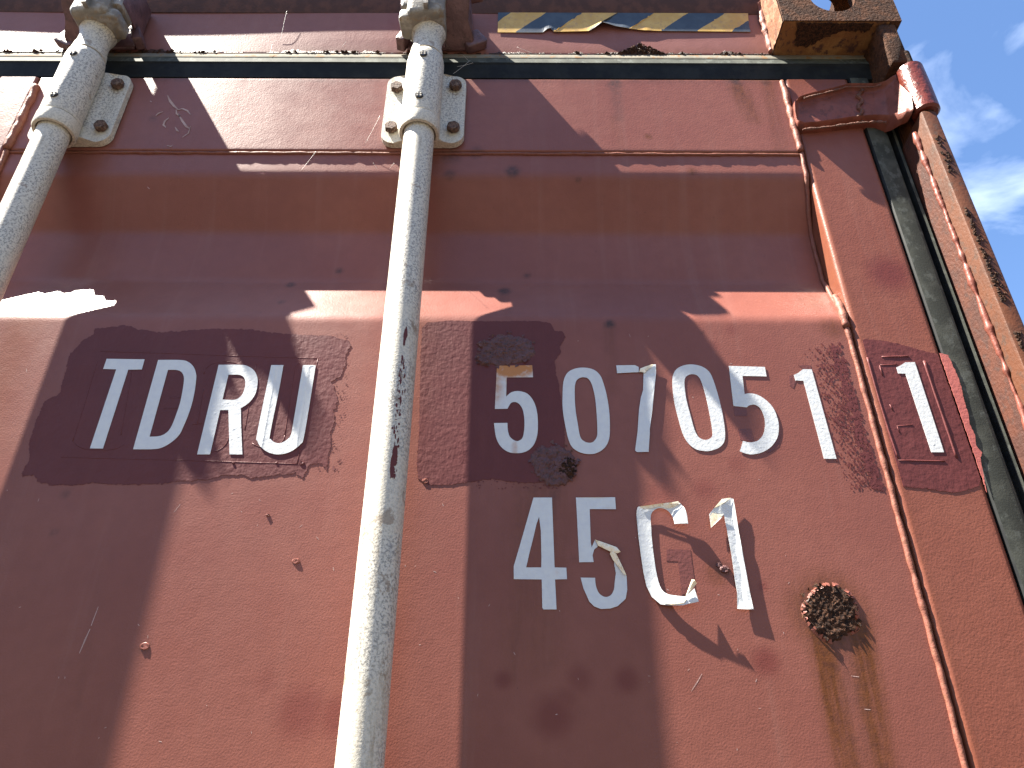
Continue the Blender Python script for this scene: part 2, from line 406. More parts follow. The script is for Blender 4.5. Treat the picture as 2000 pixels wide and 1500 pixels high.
# streaks: (x0,y0,x1,y1, half width px, kind, strength)
STREAKS = [(1598, 1225, 1660, 1520, 34, 'stain', 1.3), (1676, 1225, 1730, 1520, 34, 'stain', 1.25), (1640, 1240, 1690, 1480, 30, 'dirt', .28), (1440, 175, 1470, 235, 24, 'stain', .8), (1200, 165, 1208, 235, 14, 'dirt', .5),
           (1060, 955, 1040, 1260, 75, 'stain', .42), (1010, 1200, 1005, 1330, 10, 'stain', .4), (1085, 940, 1075, 1010, 12, 'dirt', .4), (1190, 640, 1198, 760, 16, 'stain', .3), (150, 1390, 195, 1120, 8, 'dirt', .1),
           (985, 560, 990, 620, 14, 'stain', .3), (1200, 235, 1212, 300, 14, 'stain', .25), (1497, 170, 1525, 300, 18, 'stain', .45)]
def weather(o, extra=None):
    me = o.data; nv = len(me.vertices); P = np.empty(nv * 3, np.float32); me.vertices.foreach_get('co', P); P = P.reshape(-1, 3)
    A = {k: np.zeros(nv, np.float32) for k in ('spot', 'stain', 'rust', 'dirt')}
    Y = float(np.median(P[:, 1]))
    for px, py, r, k, s in SPOTS:
        c = W(px, py, 0); rr = np.linalg.norm(W(px + r, py, 0) - c)
        d = np.hypot(P[:, 0] - c[0], (P[:, 2] - c[2])) / rr
        fall = np.clip(1.25 - d, 0, 1) if k != 'rust' else np.clip((1.15 - d) * 3, 0, 1)
        fall = fall * fall * (3 - 2 * fall) if k != 'rust' else fall
        A[k] = np.maximum(A[k], s * fall)
    for x0, y0, x1, y1, w, k, s in STREAKS:
        a, b = W(x0, y0, 0), W(x1, y1, 0); ww = np.linalg.norm(W(x0 + w, y0, 0) - a)
        ax, az, bx, bz = a[0], a[2], b[0], b[2]; L2 = (bx-ax)**2 + (bz-az)**2
        t = ((P[:, 0]-ax)*(bx-ax) + (P[:, 2]-az)*(bz-az)) / L2; tc = np.clip(t, 0, 1)
        d = np.hypot(P[:, 0]-(ax+(bx-ax)*tc), P[:, 2]-(az+(bz-az)*tc)) / ww
        fall = np.clip(1.2 - d, 0, 1); fall = fall * fall * (3 - 2 * fall) * (1 - .45 * tc)
        A[k] = np.maximum(A[k], s * fall)
    if extra: extra(P, A)
    for k, a in A.items():
        at = me.attributes.new(k, 'FLOAT', 'POINT'); at.data.foreach_set('value', np.ascontiguousarray(a, np.float32))

# ------------------------------------------------------------------ setting
g = 400
ground = mesh_obj('ground', [(-g, -g, 0), (g, -g, 0), (g, g, 0), (-g, g, 0)], [(0, 1, 2, 3)], M['gravel'])
ground['kind'] = 'structure'; ground['label'] = 'dark earth yard under the container'

# unseen rise added in front of the doors to darken the low sky
hv = []; hf = []; HN = 72
for j, (rr, hh) in enumerate(((45, -.5), (60, 8), (75, 20), (95, 26), (130, 22), (170, -1))):
    for i in range(HN + 1):
        a = math.radians(-200 + 220 * i / HN); e = math.sin(math.pi * i / HN) ** .35
        w_ = mnoise.noise(Vector((math.cos(a) * 3, math.sin(a) * 3, j * .7)))
        hv.append((rr * math.cos(a), rr * math.sin(a), hh * (e * (1 + .35 * w_) if hh > 0 else 1)))
for j in range(5):
    for i in range(HN): q = j * (HN + 1) + i; hf.append((q, q + 1, q + HN + 2, q + HN + 1))
M['scrub'] = simple('sky_block_scrub', (.035, .045, .022), (.055, .060, .030), .95, .4, 2, .8, .3, c3=(.06, .055, .032))
sky_block_hills = mesh_obj('sky_block_hills', hv, hf, M['scrub'], smooth=True)
sky_block_hills['kind'] = 'structure'; sky_block_hills['label'] = 'unseen rise added to block the low sky'

# ------------------------------------------------------------------ the container
box = bpy.data.objects.new('shipping_container', None); col.objects.link(box)
box.location = BASE
box['label'] = 'weathered rust red shipping container seen from below at the top of its closed right door'
box['category'] = 'shipping container'
holder_loc = -BASE
def part(o, parent=box):
    o.parent = parent
    if parent is box: o.location = holder_loc
    return o

XW_R = WX(1750, 1000)            # weld line right
XW_L = WX(40, 250)               # weld line left
XS_R = WX(1862, 760, -.003)      # right edge of right stile / gasket start
XS_L = -0.715
Z_RAIL_T = WZ(152, -.003, 700); Z_RAIL_B = WZ(294, -.003, 700)
Z_F1 = WZ(341, 0, 1000); Z_F2 = WZ(458, .032, 1000); Z_F3 = WZ(550, .032, 1000); Z_F4 = WZ(620, 0, 1000)
Z_HB = WZ(104, 0, 900); Z_LIP = WZ(16, -.009, 900); Z_TOP = WZ(0, -.009, 900) + .002
Z_CAST = WZ(40, -.053, 1640)
Z_DB = .27                       # bottom edge of the door
print('geom', XW_L, XW_R, XS_R, Z_RAIL_T, Z_RAIL_B, Z_F1, Z_F2, Z_F3, Z_F4, Z_HB, Z_LIP, Z_TOP, Z_CAST)

# door panel: one pressed sheet with trapezoid corrugations and rounded folds
half = (Z_F1 - Z_F4)
prof = [(Z_RAIL_T, 0), (Z_F1, 0), (Z_F2, .032), (Z_F3, .032), (Z_F4, 0)]
z = Z_F4 - .52
while z - half > Z_DB + .1:
    prof += [(z, 0), (z - (Z_F1 - Z_F2), .032), (z - (Z_F1 - Z_F3), .032), (z - half, 0)]
    z -= half + .30
prof += [(Z_DB, 0)]
pz = np.array([p[0] for p in prof])[::-1]; py_ = np.array([p[1] for p in prof])[::-1]
def panel_y(z):
    s = 0
    for k in (-.006, -.003, 0, .003, .006): s = s + np.interp(z + k, pz, py_)
    return s / 5
zs = np.concatenate([np.arange(Z_RAIL_B - .004, 1.80, -.0028), np.arange(1.80, Z_DB, -.012), [Z_DB]])
xs = np.arange(XW_L - .004, XW_R + .0045, .0036)
def dents(X, Z):
    return panel_y(Z)
v, f = grid(xs, zs, dents)
# gentle waviness of the thin sheet, only in the recess and folds
door = part(np_mesh('door', v, f, M['paint']))
door['label'] = 'right-hand door with white peeling code letters'
weather(door)

# frame of the door: stiles and rails as rounded steel tube faces
def frame_member(name, x0, x1, z0, z1, y0=-.003, depth=.05, r=.006, mat='paint_warm', nx=None, nz=None, extra=None, dx=.004, dz=.004):
    """tube face with rounded long edges, built as a sheet wrapping round both sides"""
    hor = (x1 - x0) > (z1 - z0)
    a0, a1 = (z0, z1) if hor else (x0, x1)
    cs = [(a0, depth)]
    cs += [(a0, y0 + r)] + [(a0 + r - r * math.cos(t), y0 + r - r * math.sin(t)) for t in np.linspace(.3, 1.4, 4)]
    k = max(2, int((a1 - a0 - 2 * r) / dx))
    cs += [(a0 + r + (a1 - a0 - 2 * r) * i / k, y0) for i in range(k + 1)]
    cs += [(a1 - r + r * math.cos(t), y0 + r - r * math.sin(t)) for t in np.linspace(1.4, .3, 4)] + [(a1, y0 + r), (a1, depth)]
    cs = np.array(cs)
    l0, l1 = (x0, x1) if hor else (z0, z1)
    L_ = np.linspace(l0, l1, max(2, int((l1 - l0) / dz)))
    A, B = np.meshgrid(cs[:, 0], L_); Yv = np.tile(cs[:, 1], (len(L_), 1))
    X, Z = (B, A) if hor else (A, B)
    v = np.stack([X.ravel(), Yv.ravel(), Z.ravel()], 1); n = len(cs); k = len(L_)
    i = np.arange(n - 1)[None, :] + n * np.arange(k - 1)[:, None]
    f = np.stack([i, i + 1, i + n + 1, i + n], -1).reshape(-1, 4)
    if hor: f = f[:, ::-1]
    o = np_mesh(name, v, f, M[mat])
    weather(o, extra); return o
def rail_dirt(P, A):
    d = (Z_RAIL_T - P[:, 2]) / .012
    A['dirt'] = np.maximum(A['dirt'], np.clip(.55 * (1 - d), 0, .5))
def stile_rust(P, A):
    d = np.abs(P[:, 0] - (XW_R + .006)) / .012
    A['stain'] = np.maximum(A['stain'], np.clip(1 - d, 0, 1) * .35)
o = part(frame_member('stile', XW_R + .005, XS_R, 1.0, Z_RAIL_T, extra=stile_rust), door)
o = part(frame_member('stile', XW_R + .005, XS_R, Z_DB, 1.0, dx=.02, dz=.05), door)
part(frame_member('stile', XS_L, XW_L - .005, 1.0, Z_RAIL_T, dx=.006), door)
part(frame_member('stile', XS_L, XW_L - .005, Z_DB, 1.0, dx=.02, dz=.05), door)
part(frame_member('top_rail', XW_L - .002, XW_R + .002, Z_RAIL_B, Z_RAIL_T, y0=-.0028, r=.003, mat='paint', extra=rail_dirt), door)

def bead(name, pts, r, mat, amp=.35, parent=door, n=8, flat=1.0, step=.004):
    P = []
    for a, b in zip(pts[:-1], pts[1:]):
        a, b = Vector(a), Vector(b); k = max(1, int((b - a).length / step))
        P += [a.lerp(b, i / k) for i in range(k)]
    P.append(Vector(pts[-1]))
    R = []; Q = []
    for i, p in enumerate(P):
        w = mnoise.noise(p * 70) + .6 * mnoise.noise(p * 220)
        R.append(r * (1 + amp * w)); Q.append(p + Vector((mnoise.noise(p * 45 + Vector((3, 3, 3))), 0, mnoise.noise(p * 45))) * r * .35)
    mb = MB(); mb.tube(Q, R, n, flat=flat)
    return part(mb.build(name, M[mat], smooth=True, sharp=None), parent)
wy = -.0008
xw = XW_R + .0006
bead('weld_bead', [(xw, -.0040, Z_RAIL_T - .006), (xw, -.0040, Z_RAIL_B)], .0040, 'bead', .45)
bead('weld_bead', [(xw + .001, -.002, Z_RAIL_B), (xw, wy, Z_F1), (xw + .002, .030, Z_F2), (xw + .002, .030, Z_F3), (xw, .0, Z_F4), (xw, wy, 1.80), (xw, wy, Z_DB)], .0029, 'bead', .30)
bead('weld_bead', [(xw + .002, .012, Z_F3 - .035), (xw, .0, Z_F4 + .002), (xw, wy, Z_F4 - .012)], .0046, 'bead', .5)
xl = XW_L - .001
bead('weld_bead', [(xl, -.0040, Z_RAIL_T - .022), (xl, -.0042, Z_RAIL_B)], .0052, 'bead', .30)
bead('weld_bead', [(xl, -.002, Z_RAIL_B), (xl, wy, Z_F1), (xl - .001, .030, Z_F2), (xl - .001, .030, Z_F3), (xl, .0, Z_F4), (xl, wy, 1.75), (xl, wy, Z_DB)], .0036, 'bead', .30)
bead('weld_bead', [(XW_L, -.0006, Z_RAIL_B - .0028), (XW_R, -.0006, Z_RAIL_B - .0028)], .0021, 'bead', .30, n=6)

# touch-up paint patches (thin brushed coats)
def patch(name, pts, o, s, Y, mat, amp=.0016, th=.0004, lift=.00045, seed=0, parent=door, step=.0011):
    pl = jag(pxpoly(pts, o, s, Y), amp, step, 1.0, seed)
    v, f, mi = sheet([pl], 0, th, lambda P: np.full(len(P), Y - lift))
    return part(mesh_obj(name, v, f, M[mat]), parent)
TD = [(530,235),(620,225),(700,215),(780,240),(900,255),(1050,245),(1200,235),(1400,240),(1560,260),(1700,270),(1850,275),(1940,300),(1960,330),(1930,380),(1925,450),(1900,500),(1850,530),(1880,600),(1890,640),(1860,700),(1870,750),(1840,820),(1850,880),(1830,940),(1825,1020),(1790,985),(1730,990),(1690,1070),(1650,1040),(1500,1055),(1400,1070),(1350,1050),(1250,1055),(1150,1080),(1000,1085),(900,1100),(700,1105),(500,1095),(400,1110),(280,1105),(210,1085),(190,1050),(130,1060),(125,1040),(165,960),(160,880),(200,760),(250,640),(330,600),(360,500),(390,380),(460,300),(520,270)]
patch('paint_patch', TD, (0, 560), .35, 0, 'patch', seed=1)
P5 = [(415,265),(450,235),(600,222),(750,225),(900,225),(1050,225),(1180,225),(1250,240),(1280,290),(1330,290),(1350,330),(1310,390),(1320,430),(1280,480),(1285,560),(1300,620),(1330,800),(1340,900),(1345,1000),(1350,1150),(1250,1270),(1100,1280),(1000,1270),(870,1250),(700,1275),(600,1290),(450,1290),(390,1250),(380,1150),(395,950),(400,700),(405,450)]
patch('paint_patch', P5, (700, 560), .3, 0, 'patch', amp=.0010, seed=2)
P1 = [(1668,668),(1690,662),(1720,666),(1760,673),(1800,685),(1831,692),(1846,735),(1862,780),(1882,838),(1902,896),(1916,938),(1912,950),(1885,958),(1860,963),(1810,955),(1750,950),(1740,940),(1728,895),(1715,850),(1700,795),(1682,730)]
pl = pxpoly(P1, (0, 0), 1, -.003)
xlo, xhi = XW_R + .012, XS_R - .0035
pl = jag(pl, .0012, .0022, 1, 3); pl[:, 0] = np.clip(pl[:, 0], xlo, xhi)
v, f, mi = sheet([pl], 0, .0004, lambda P: np.full(len(P), -.00345))
part(mesh_obj('paint_patch', v, f, M['patch']), door)
# brushed-out flecks beside the weld
mb = MB()
def fleck(mb, x, z, Y, a, b, ang):
    k = random.randint(6, 9); q = []
    for i in range(k):
        t = 2 * math.pi * i / k; r = random.uniform(.55, 1.15)
        u, w_ = a * r * math.cos(t), b * r * math.sin(t)
        q.append((x + u * math.cos(ang) - w_ * math.sin(ang), Y, z + u * math.sin(ang) + w_ * math.cos(ang)))
    mb.add(q, [tuple(range(k))])
for i in range(900):
    py = random.uniform(672, 955)
    e = 1640 + (py - 640) * .292
    d = abs(random.gauss(0, 1)) * (26 + 16 * math.sin((py - 660) / 290 * math.pi))
    if d > 92: continue
    px = e - 8 - d
    p = W(px, py, 0); s = random.uniform(.0008, .0022) * (1.5 if d < 22 else 1)
    fleck(mb, p[0], p[2], -.00035 - i * 2e-7, s * .62, s * 1.2, random.uniform(-.5, .5) + .25)
for i in range(60):
    py = random.uniform(935, 955); p = W(random.uniform(1200, 1700) if False else random.uniform(930, 1090), py, 0)
    s = random.uniform(.0006, .0015); fleck(mb, p[0], p[2], -.0003 - i * 2e-7, s, s * .7, random.uniform(-1, 1))
for i in range(120):
    t = random.random(); p = W(random.uniform(640, 690) - 25 * t, 650 + 270 * t, 0)
    s = random.uniform(.0006, .0016); fleck(mb, p[0], p[2], -.0003 - i * 2e-7, s, s * .7, random.uniform(-1, 1))
o = part(mb.build('paint_fleck', M['patch'], smooth=False), door); o['kind'] = 'stuff'

# ridges of old lettering showing through the touch-up coat
def ridge(pts, Y, r=.00042, parent=door):
    mb = MB(); q = [Vector(W(x, y, Y)) for x, y in pts]; P = []
    for a, b in zip(q[:-1], q[1:]):
        k = max(1, int((b - a).length / .006)); P += [a.lerp(b, i / k) for i in range(k)]
    P.append(q[-1]); mb.tube(P, [r * (1 + .4 * mnoise.noise(p * 120)) for p in P], 6, flat=.6)
    return part(mb.build('paint_ridge', M['patch'], sharp=None), parent)
def arc(cx, cy, rx, ry, a0, a1, n=14): return [(cx + rx * math.cos(math.radians(a)), cy + ry * math.sin(math.radians(a))) for a in np.linspace(a0, a1, n)]
Yp = -.00045
for pts in ([(196, 686), (330, 690), (460, 695), (621, 700)], [(621, 700), (606, 770), (595, 830), (580, 906)], [(120, 893), (330, 898), (580, 906)], [(190, 706), (165, 790), (142, 862)],
            [(500, 712), (488, 780), (478, 840)], [(540, 712), (536, 716)], [(585, 709), (576, 716), (565, 790), (556, 850)], arc(520, 850, 36, 24, 0, 140), arc(440, 730, 42, 24, 180, 330),
            [(398, 760), (385, 830)], arc(410, 845, 38, 38, 0, 110), [(376, 829), (394, 827)], arc(195, 862, 50, 18, 20, 170), [(330, 777), (352, 777)], [(320, 798), (346, 798)],
            [(258, 720), (250, 770), (236, 850)]):
    ridge(pts, Yp)
Yp = -.00345
for pts, r in (([(1694, 698), (1717, 780), (1735, 838), (1755, 897)], .0011), ([(1755, 899), (1845, 901)], .0009), ([(1805, 705), (1823, 760), (1850, 838), (1869, 895)], .0014), ([(1722, 697), (1774, 696)], .0012),
               ([(1718, 714), (1724, 734)], .0007), ([(1719, 713), (1752, 712)], .0007), ([(1738, 790), (1744, 802)], .0007), ([(1751, 832), (1782, 830)], .0006), ([(1752, 832), (1757, 845)], .0006)):
    ridge(pts, Yp, r)

# ------------------------------------------------------------------ vinyl letters
Az = ((160, 680), .14663); Bz = ((380, 680), .14663); Cz = ((920, 690), .14663); Dz = ((1080, 690), .14663); Ez = ((1300, 690), .14663); Fz = ((1500, 690), .14663)
Gz = ((1650, 650), .17333); Hz = ((980, 950), .17333); Iz = ((1220, 950), .17333)
def letter(label, loops, zm, Y=-.0009, lift=None, stain=None, step=.004, th=.0003, curls=()):
    (o, s) = zm
    lp = [pxpoly(catmull(l), o, s, 0) for l in loops]
    def yf(P):
        y = np.full(len(P), Y)
        if lift is not None: y = y - lift(*unz(P, o, s)) * .001
        return y
    v, f, mi = sheet(lp, step, th, yf)
    mats = [M['white'], M['cream']]
    v = list(map(tuple, v)); f = list(f); mi = list(mi)
    for cl in curls:                       # rolled-back strips: (outline, lift mm function)
        c2 = pxpoly(catmull(cl[0]), o, s, 0)
        vv, ff, mm = sheet([c2], .0016, .0003, lambda P: Y - cl[1](*unz(P, o, s)) * .001, (1, 0))
        b = len(v); v += list(map(tuple, vv)); f += [tuple(i + b for i in q) for q in ff]; mi += mm
    ob = mesh_obj('letter', v, f, mats, midx=mi)
    ob['label'] = label
    if stain is not None:
        V = np.array(v); a = stain(*unz(V[:, [0, 2]], o, s)).astype(np.float32)
        at = ob.data.attributes.new('stain', 'FLOAT', 'POINT'); at.data.foreach_set('value', np.ascontiguousarray(a))
    return part(ob)
def unz(P, o, s):
    """back to measured coordinates of the letter's own tracing"""
    p = np.stack([P[:, 0] - CAM[0], np.full(len(P), -CAM[1]), P[:, 1] - CAM[2]], 1)
    d = p @ fwd; return ((1000 + F * (p @ RIGHT) / d) - o[0]) / s, ((750 - F * (p @ UP) / d) - o[1]) / s
S = 1
YP = -.0010                                 # on top of a touch-up coat
letter('white letter T', [[(335,148),(840,155),(802,290),(622,292),(285,1342),(112,1340),(462,288),(288,283)]], Az, YP)
letter('white letter D', [[(1020,163),(1290,163,S),(1400,180,S),(1480,240,S),(1520,330,S),(1525,430,S),(1490,660,S),(1430,870,S),(1360,1040,S),(1300,1160,S),(1200,1255,S),(1080,1325,S),(960,1350,S),(687,1352)],
    [(1150,295),(1270,297,S),(1330,325,S),(1360,380,S),(1360,470,S),(1320,700,S),(1260,890,S),(1190,1060,S),(1120,1140,S),(1030,1178,S),(905,1185)]], Az, YP)
letter('white letter R', [[(325,228),(620,228,S),(720,250,S),(800,310,S),(840,400,S),(840,500,S),(810,620,S),(730,730,S),(620,805),(622,1000),(640,1420),(470,1420),(455,830),(345,830),(210,1420),(38,1420)],
    [(455,360),(590,360,S),(650,385,S),(678,440,S),(675,520,S),(640,620,S),(575,680,S),(500,695,S),(375,690)]], Bz, YP)
letter('white letter U with a ridge along its strokes', [[(1025,233),(1188,233),(1130,560),(1010,1150,S),(1020,1220,S),(1080,1265,S),(1150,1270,S),(1230,1230,S),(1285,1165,S),(1305,1080),(1447,235),(1617,235),(1470,1140,S),(1410,1290,S),(1270,1390,S),(1120,1422,S),(990,1395,S),(890,1325,S),(840,1240,S),(840,1130,S)]], Bz, YP,
    lift=lambda x, y: .25 + .35 * np.exp(-((x - (1525 - (y - 235) * .155)) / 22) ** 2) + .35 * np.exp(-((x - (1095 - (y - 235) * .185)) / 22) ** 2), step=.0016)
FIVE = [(345,172),(815,165),(825,325),(475,328),(468,582),(540,525,S),(640,510,S),(750,545,S),(830,640,S),(875,770,S),(890,930,S),(880,1100,S),(830,1230,S),(740,1310,S),(620,1336,S),(500,1320,S),(400,1250,S),(335,1130,S),(305,935),(485,933),(490,1030,S),(520,1120,S),(600,1175,S),(670,1150,S),(700,1080,S),(712,930,S),(695,780,S),(650,690,S),(590,655,S),(530,670,S),(485,745),(317,747)]
letter('white digit 5 with its top bar stained brown by rust', [FIVE], Cz, YP,
    stain=lambda x, y: np.clip(1.45 - (y - 165) / 150, 0, 1.1) * (.50 + .6 * np.exp(-((x - 570) / 150) ** 2)) + .40 * np.exp(-((y - 480) / 230) ** 2) * np.clip((520 - x) / 160, 0, 1) + .34 * np.exp(-((x - 585) / 45) ** 2) * np.clip((y - 1150) / 60, 0, 1), step=.003)
letter('white digit 0 beside the rust crust', [[(405,197,S),(530,220,S),(620,290,S),(670,400,S),(720,590,S),(750,800,S),(757,1000,S),(745,1150,S),(690,1260,S),(590,1330,S),(480,1348,S),(360,1325,S),(260,1260,S),(205,1150,S),(160,950,S),(130,750,S),(128,550,S),(140,380,S),(190,270,S),(280,215,S)],
    [(400,325,S),(470,345,S),(520,430,S),(560,600,S),(580,800,S),(590,1000,S),(585,1110,S),(540,1180,S),(480,1198,S),(410,1175,S),(360,1110,S),(330,950,S),(300,760,S),(290,580,S),(295,420,S),(330,350,S)]], Dz, YP)
letter('creased white digit 7 torn through its top bar', [[(842,168),(1040,165),(1090,165),(1140,190),(1140,258),(852,272)],
    [(1145,258),(1160,215),(1230,190),(1330,163),(1365,163),(1370,270),(1345,500),(1320,760),(1285,1025),(1285,1080),(1272,1320),(1118,1322),(1092,1300),(1125,1050),(1145,750),(1170,590),(1198,500),(1205,270),(1190,262)]], Dz, YP,
    lift=lambda x, y: np.where(x > 1050, .15 + .9 * np.clip((x - 1180 + (y - 250) * .08) / 170, 0, 1) * np.clip((1330 - y) / 250, 0, 1) + .5 * np.abs(np.sin(y / 90)) * np.clip((x - 1180) / 200, 0, 1), .15),
    curls=[([(1145,258),(1160,215),(1230,190),(1330,163),(1300,205),(1255,235),(1215,275),(1190,262)], lambda x, y: 1.0 + .9 * np.clip((x - 1145) / 150, 0, 1))], step=.003)
letter('white digit 0 half in the shadow of the bar', [[(345,152,S),(470,175,S),(570,240,S),(630,350,S),(700,570,S),(760,830,S),(790,1050,S),(778,1180,S),(710,1260,S),(600,1300,S),(520,1305,S),(400,1280,S),(300,1200,S),(230,1080,S),(170,880,S),(115,650,S),(90,430,S),(100,290,S),(150,210,S),(240,165,S)],
    [(350,282,S),(420,300,S),(470,370,S),(530,560,S),(590,840,S),(622,1050,S),(610,1120,S),(550,1155,S),(490,1150,S),(430,1110,S),(380,1010,S),(330,830,S),(275,620,S),(250,420,S),(260,330,S),(300,295,S)]], Ez, -.0006)
letter('white digit 5 stuck slightly off its old dark outline', [[(840,172),(1320,186),(1343,312),(1022,305),(1050,548),(1120,537,S),(1230,560,S),(1350,640,S),(1440,750,S),(1495,900,S),(1505,1020,S),(1480,1140,S),(1400,1250,S),(1290,1320,S),(1160,1350,S),(1070,1340,S),(987,1310),(1030,1172),(1120,1190,S),(1220,1170,S),(1295,1090,S),(1322,970,S),(1310,850,S),(1260,740,S),(1190,690,S),(1120,695,S),(1080,725),(902,705)]], Ez, -.0006,
    lift=lambda x, y: .08 + .12 * np.clip((x - 1350) / 120, 0, 1))
letter('white digit 1 beside the weld', [[(342,292),(400,265),(465,215),(580,217),(910,1408),(745,1408),(470,370),(365,365)]], Fz, -.0006)
letter('white check digit 1 on the maroon patch of the door edge', [[(563,412),(610,390),(665,355),(770,352),(1097,1365),(955,1365),(665,482),(585,480)]], Gz, -.0040)
letter('white digit 4', [[(357,128),(565,128),(575,380),(595,915),(727,918),(735,1047),(600,1050),(617,1388),(470,1388),(457,1370),(450,1050),(135,1047),(135,900),(200,680),(280,400)],
    [(420,345),(440,500),(447,800),(445,915),(275,915),(310,760),(360,560),(390,430)]], Hz, -.0006,
    stain=lambda x, y: .22 * np.exp(-((x - 620) / 40) ** 2 - ((y - 960) / 60) ** 2), step=.003)
roll = lambda x, y: 1.2 + 2.6 * np.clip((x - 1050) / 280, 0, 1)
letter('white digit 5 with its middle curled into a roll', [[(835,128),(1275,128),(1285,262),(990,258),(1003,640),(1012,690),(1050,605),(1080,680),(1040,715),(1022,780),(1035,855),(872,857),(860,600),(845,300)],
    [(888,1030),(1050,1032),(1060,1120,S),(1095,1205,S),(1160,1248,S),(1225,1230,S),(1262,1165,S),(1272,1080,S),(1285,980),(1262,860),(1300,840),(1405,1010),(1413,1165),(1395,1270),(1305,1352),(1220,1380),(1115,1385),(1040,1355),(985,1300),(955,1230),(920,1150)]], Hz, -.0006,
    lift=lambda x, y: .1 + .5 * np.clip((y - 1150) / 200, 0, 1) + .7 * np.clip((1000 - y) / 200, 0, 1) * np.clip((x - 1100) / 100, 0, 1),
    curls=[([(1050,607),(1190,660),(1290,700),(1332,755),(1300,768),(1220,745),(1150,710),(1080,675)], lambda x, y: 1.0 + 2.2 * np.clip((x - 1050) / 280, 0, 1) + 1.0 * (1 - ((y - (640 + (x - 1065) * .40)) / 38) ** 2).clip(0, 1)),
           ([(1225,740),(1285,770),(1340,880),(1400,1005),(1370,1000),(1300,900),(1250,840),(1215,770)], lambda x, y: 1.3 + 1.2 * np.clip((1000 - y) / 260, 0, 1) + .7 * (1 - ((x - (1255 + (y - 760) * .52)) / 34) ** 2).clip(0, 1))], step=.003)
def g_lift(x, y):
    top = np.clip((380 - y) / 160, 0, 1) * (1.0 + 3.3 * np.clip((x - 250) / 430, 0, 1))
    arm = np.clip((x - 480) / 180, 0, 1) * np.where(y < 700, 5.0, 0) * np.clip((y - 150) / 120, .6, 1)
    bot = np.clip((y - 1050) / 220, 0, 1) * (.6 + 4.6 * np.clip((x - 300) / 480, 0, 1))
    return 1.25 - .25 * np.clip((x - 130) / 160, 0, 1) + np.maximum(top, np.maximum(arm, bot))
letter('peeling white letter G curled up at both ends', [[(150,240,S),(200,235),(590,195),(640,240,S),(680,320,S),(700,448),(555,438),(545,390,S),(520,330,S),(470,280,S),(400,258,S),(340,270,S),(300,310,S),(288,370),(300,560),(320,750),(345,930),(380,1090,S),(420,1180,S),(480,1225,S),(560,1245),(680,1262),(775,1165),(818,1320),(640,1357),(520,1355),(400,1340),(300,1250),(243,1130),(210,980),(180,780),(150,550),(130,330),(135,270)]], Iz, -.0006, lift=g_lift,
    curls=[([(160,240),(590,195),(605,218),(540,250),(470,262),(380,240),(290,262),(200,262)], lambda x, y: g_lift(x, y) + .5 + .6 * np.clip((250 - y) / 40, 0, 1)),
           ([(670,1268),(735,1080),(765,1090),(792,1120),(740,1190),(700,1245)], lambda x, y: 5.2 + 3.0 * np.clip((1260 - y) / 170, 0, 1) + 1.4 * (1 - ((x - (690 + (1260 - y) * .40)) / 30) ** 2).clip(0, 1)),
           ([(430,1330),(470,1262),(560,1258),(670,1270),(684,1295),(650,1335),(520,1348)], lambda x, y: g_lift(x, y) + .25 + .5 * np.clip((y - 1250) / 60, 0, 1))],
    step=.0028)
def one_lift(x, y):
    u = np.clip((x - (1113 + (y - 335) * .14)) / 125, 0, 1.3); c = .82 + .10 * np.sin(y / 70)
    return 1.9 - .75 * np.minimum(u, c) + 5.0 * np.clip(u - c, 0, .25) + .5 * np.clip((y - 1300) / 90, 0, 1)
letter('creased white digit 1 lifting along its right edge', [[(945,325),(1000,258),(1085,158),(1185,143),(1215,155),(1240,290),(1280,540),(1310,700),(1355,950),(1400,1200),(1440,1395),(1260,1388),(1262,1215),(1235,1050),(1195,760),(1150,520),(1113,335),(965,480)]], Iz, -.0006,
    lift=lambda x, y: one_lift(x, y) + .9 * np.clip((330 - y) / 160, 0, 1) + .8 * np.clip((1040 - x) / 90, 0, 1),
    curls=[([(1000,258),(1085,158),(1185,143),(1120,195),(1050,235)], lambda x, y: 3.2 + 0 * x), ([(955,345),(975,315),(1110,325),(1030,400),(965,478)], lambda x, y: 3.3 + .004 * np.clip(1040 - x, 0, 90))], step=.0018)
# dark unfaded outlines left by earlier stickers
GH = ((1300, 690), .14663)
for pts, zm in (([(470,708),(740,715),(765,900),(800,1180),(640,1225),(600,845),(470,842)], Iz), ([(905,715),(1075,735),(1088,838),(920,835)], GH), ([(960,1012),(1135,1005),(1175,1168),(1020,1160),(995,1150)], GH), ([(1640,300),(1700,290),(1740,370),(1700,470),(1650,430)], GH), ([(400,160),(565,160),(575,212),(465,212)], Fz), ([(1490,1050),(1530,1100),(1510,1240),(1400,1320),(1330,1325),(1440,1240),(1490,1130)], GH)):
    pl_ = pxpoly(pts, zm[0], zm[1], 0); v, f, mi = sheet([pl_], 0, .0002, lambda P: np.full(len(P), -.00022))
    o = part(mesh_obj('unfaded_outline', v, f, M['unfaded'] if 'unfaded' in M else M.setdefault('unfaded', paint_mat('unfaded_paint', (.13, .037, .029), (.14, .041, .032), .42, 330, .28, .001, .45))), door)

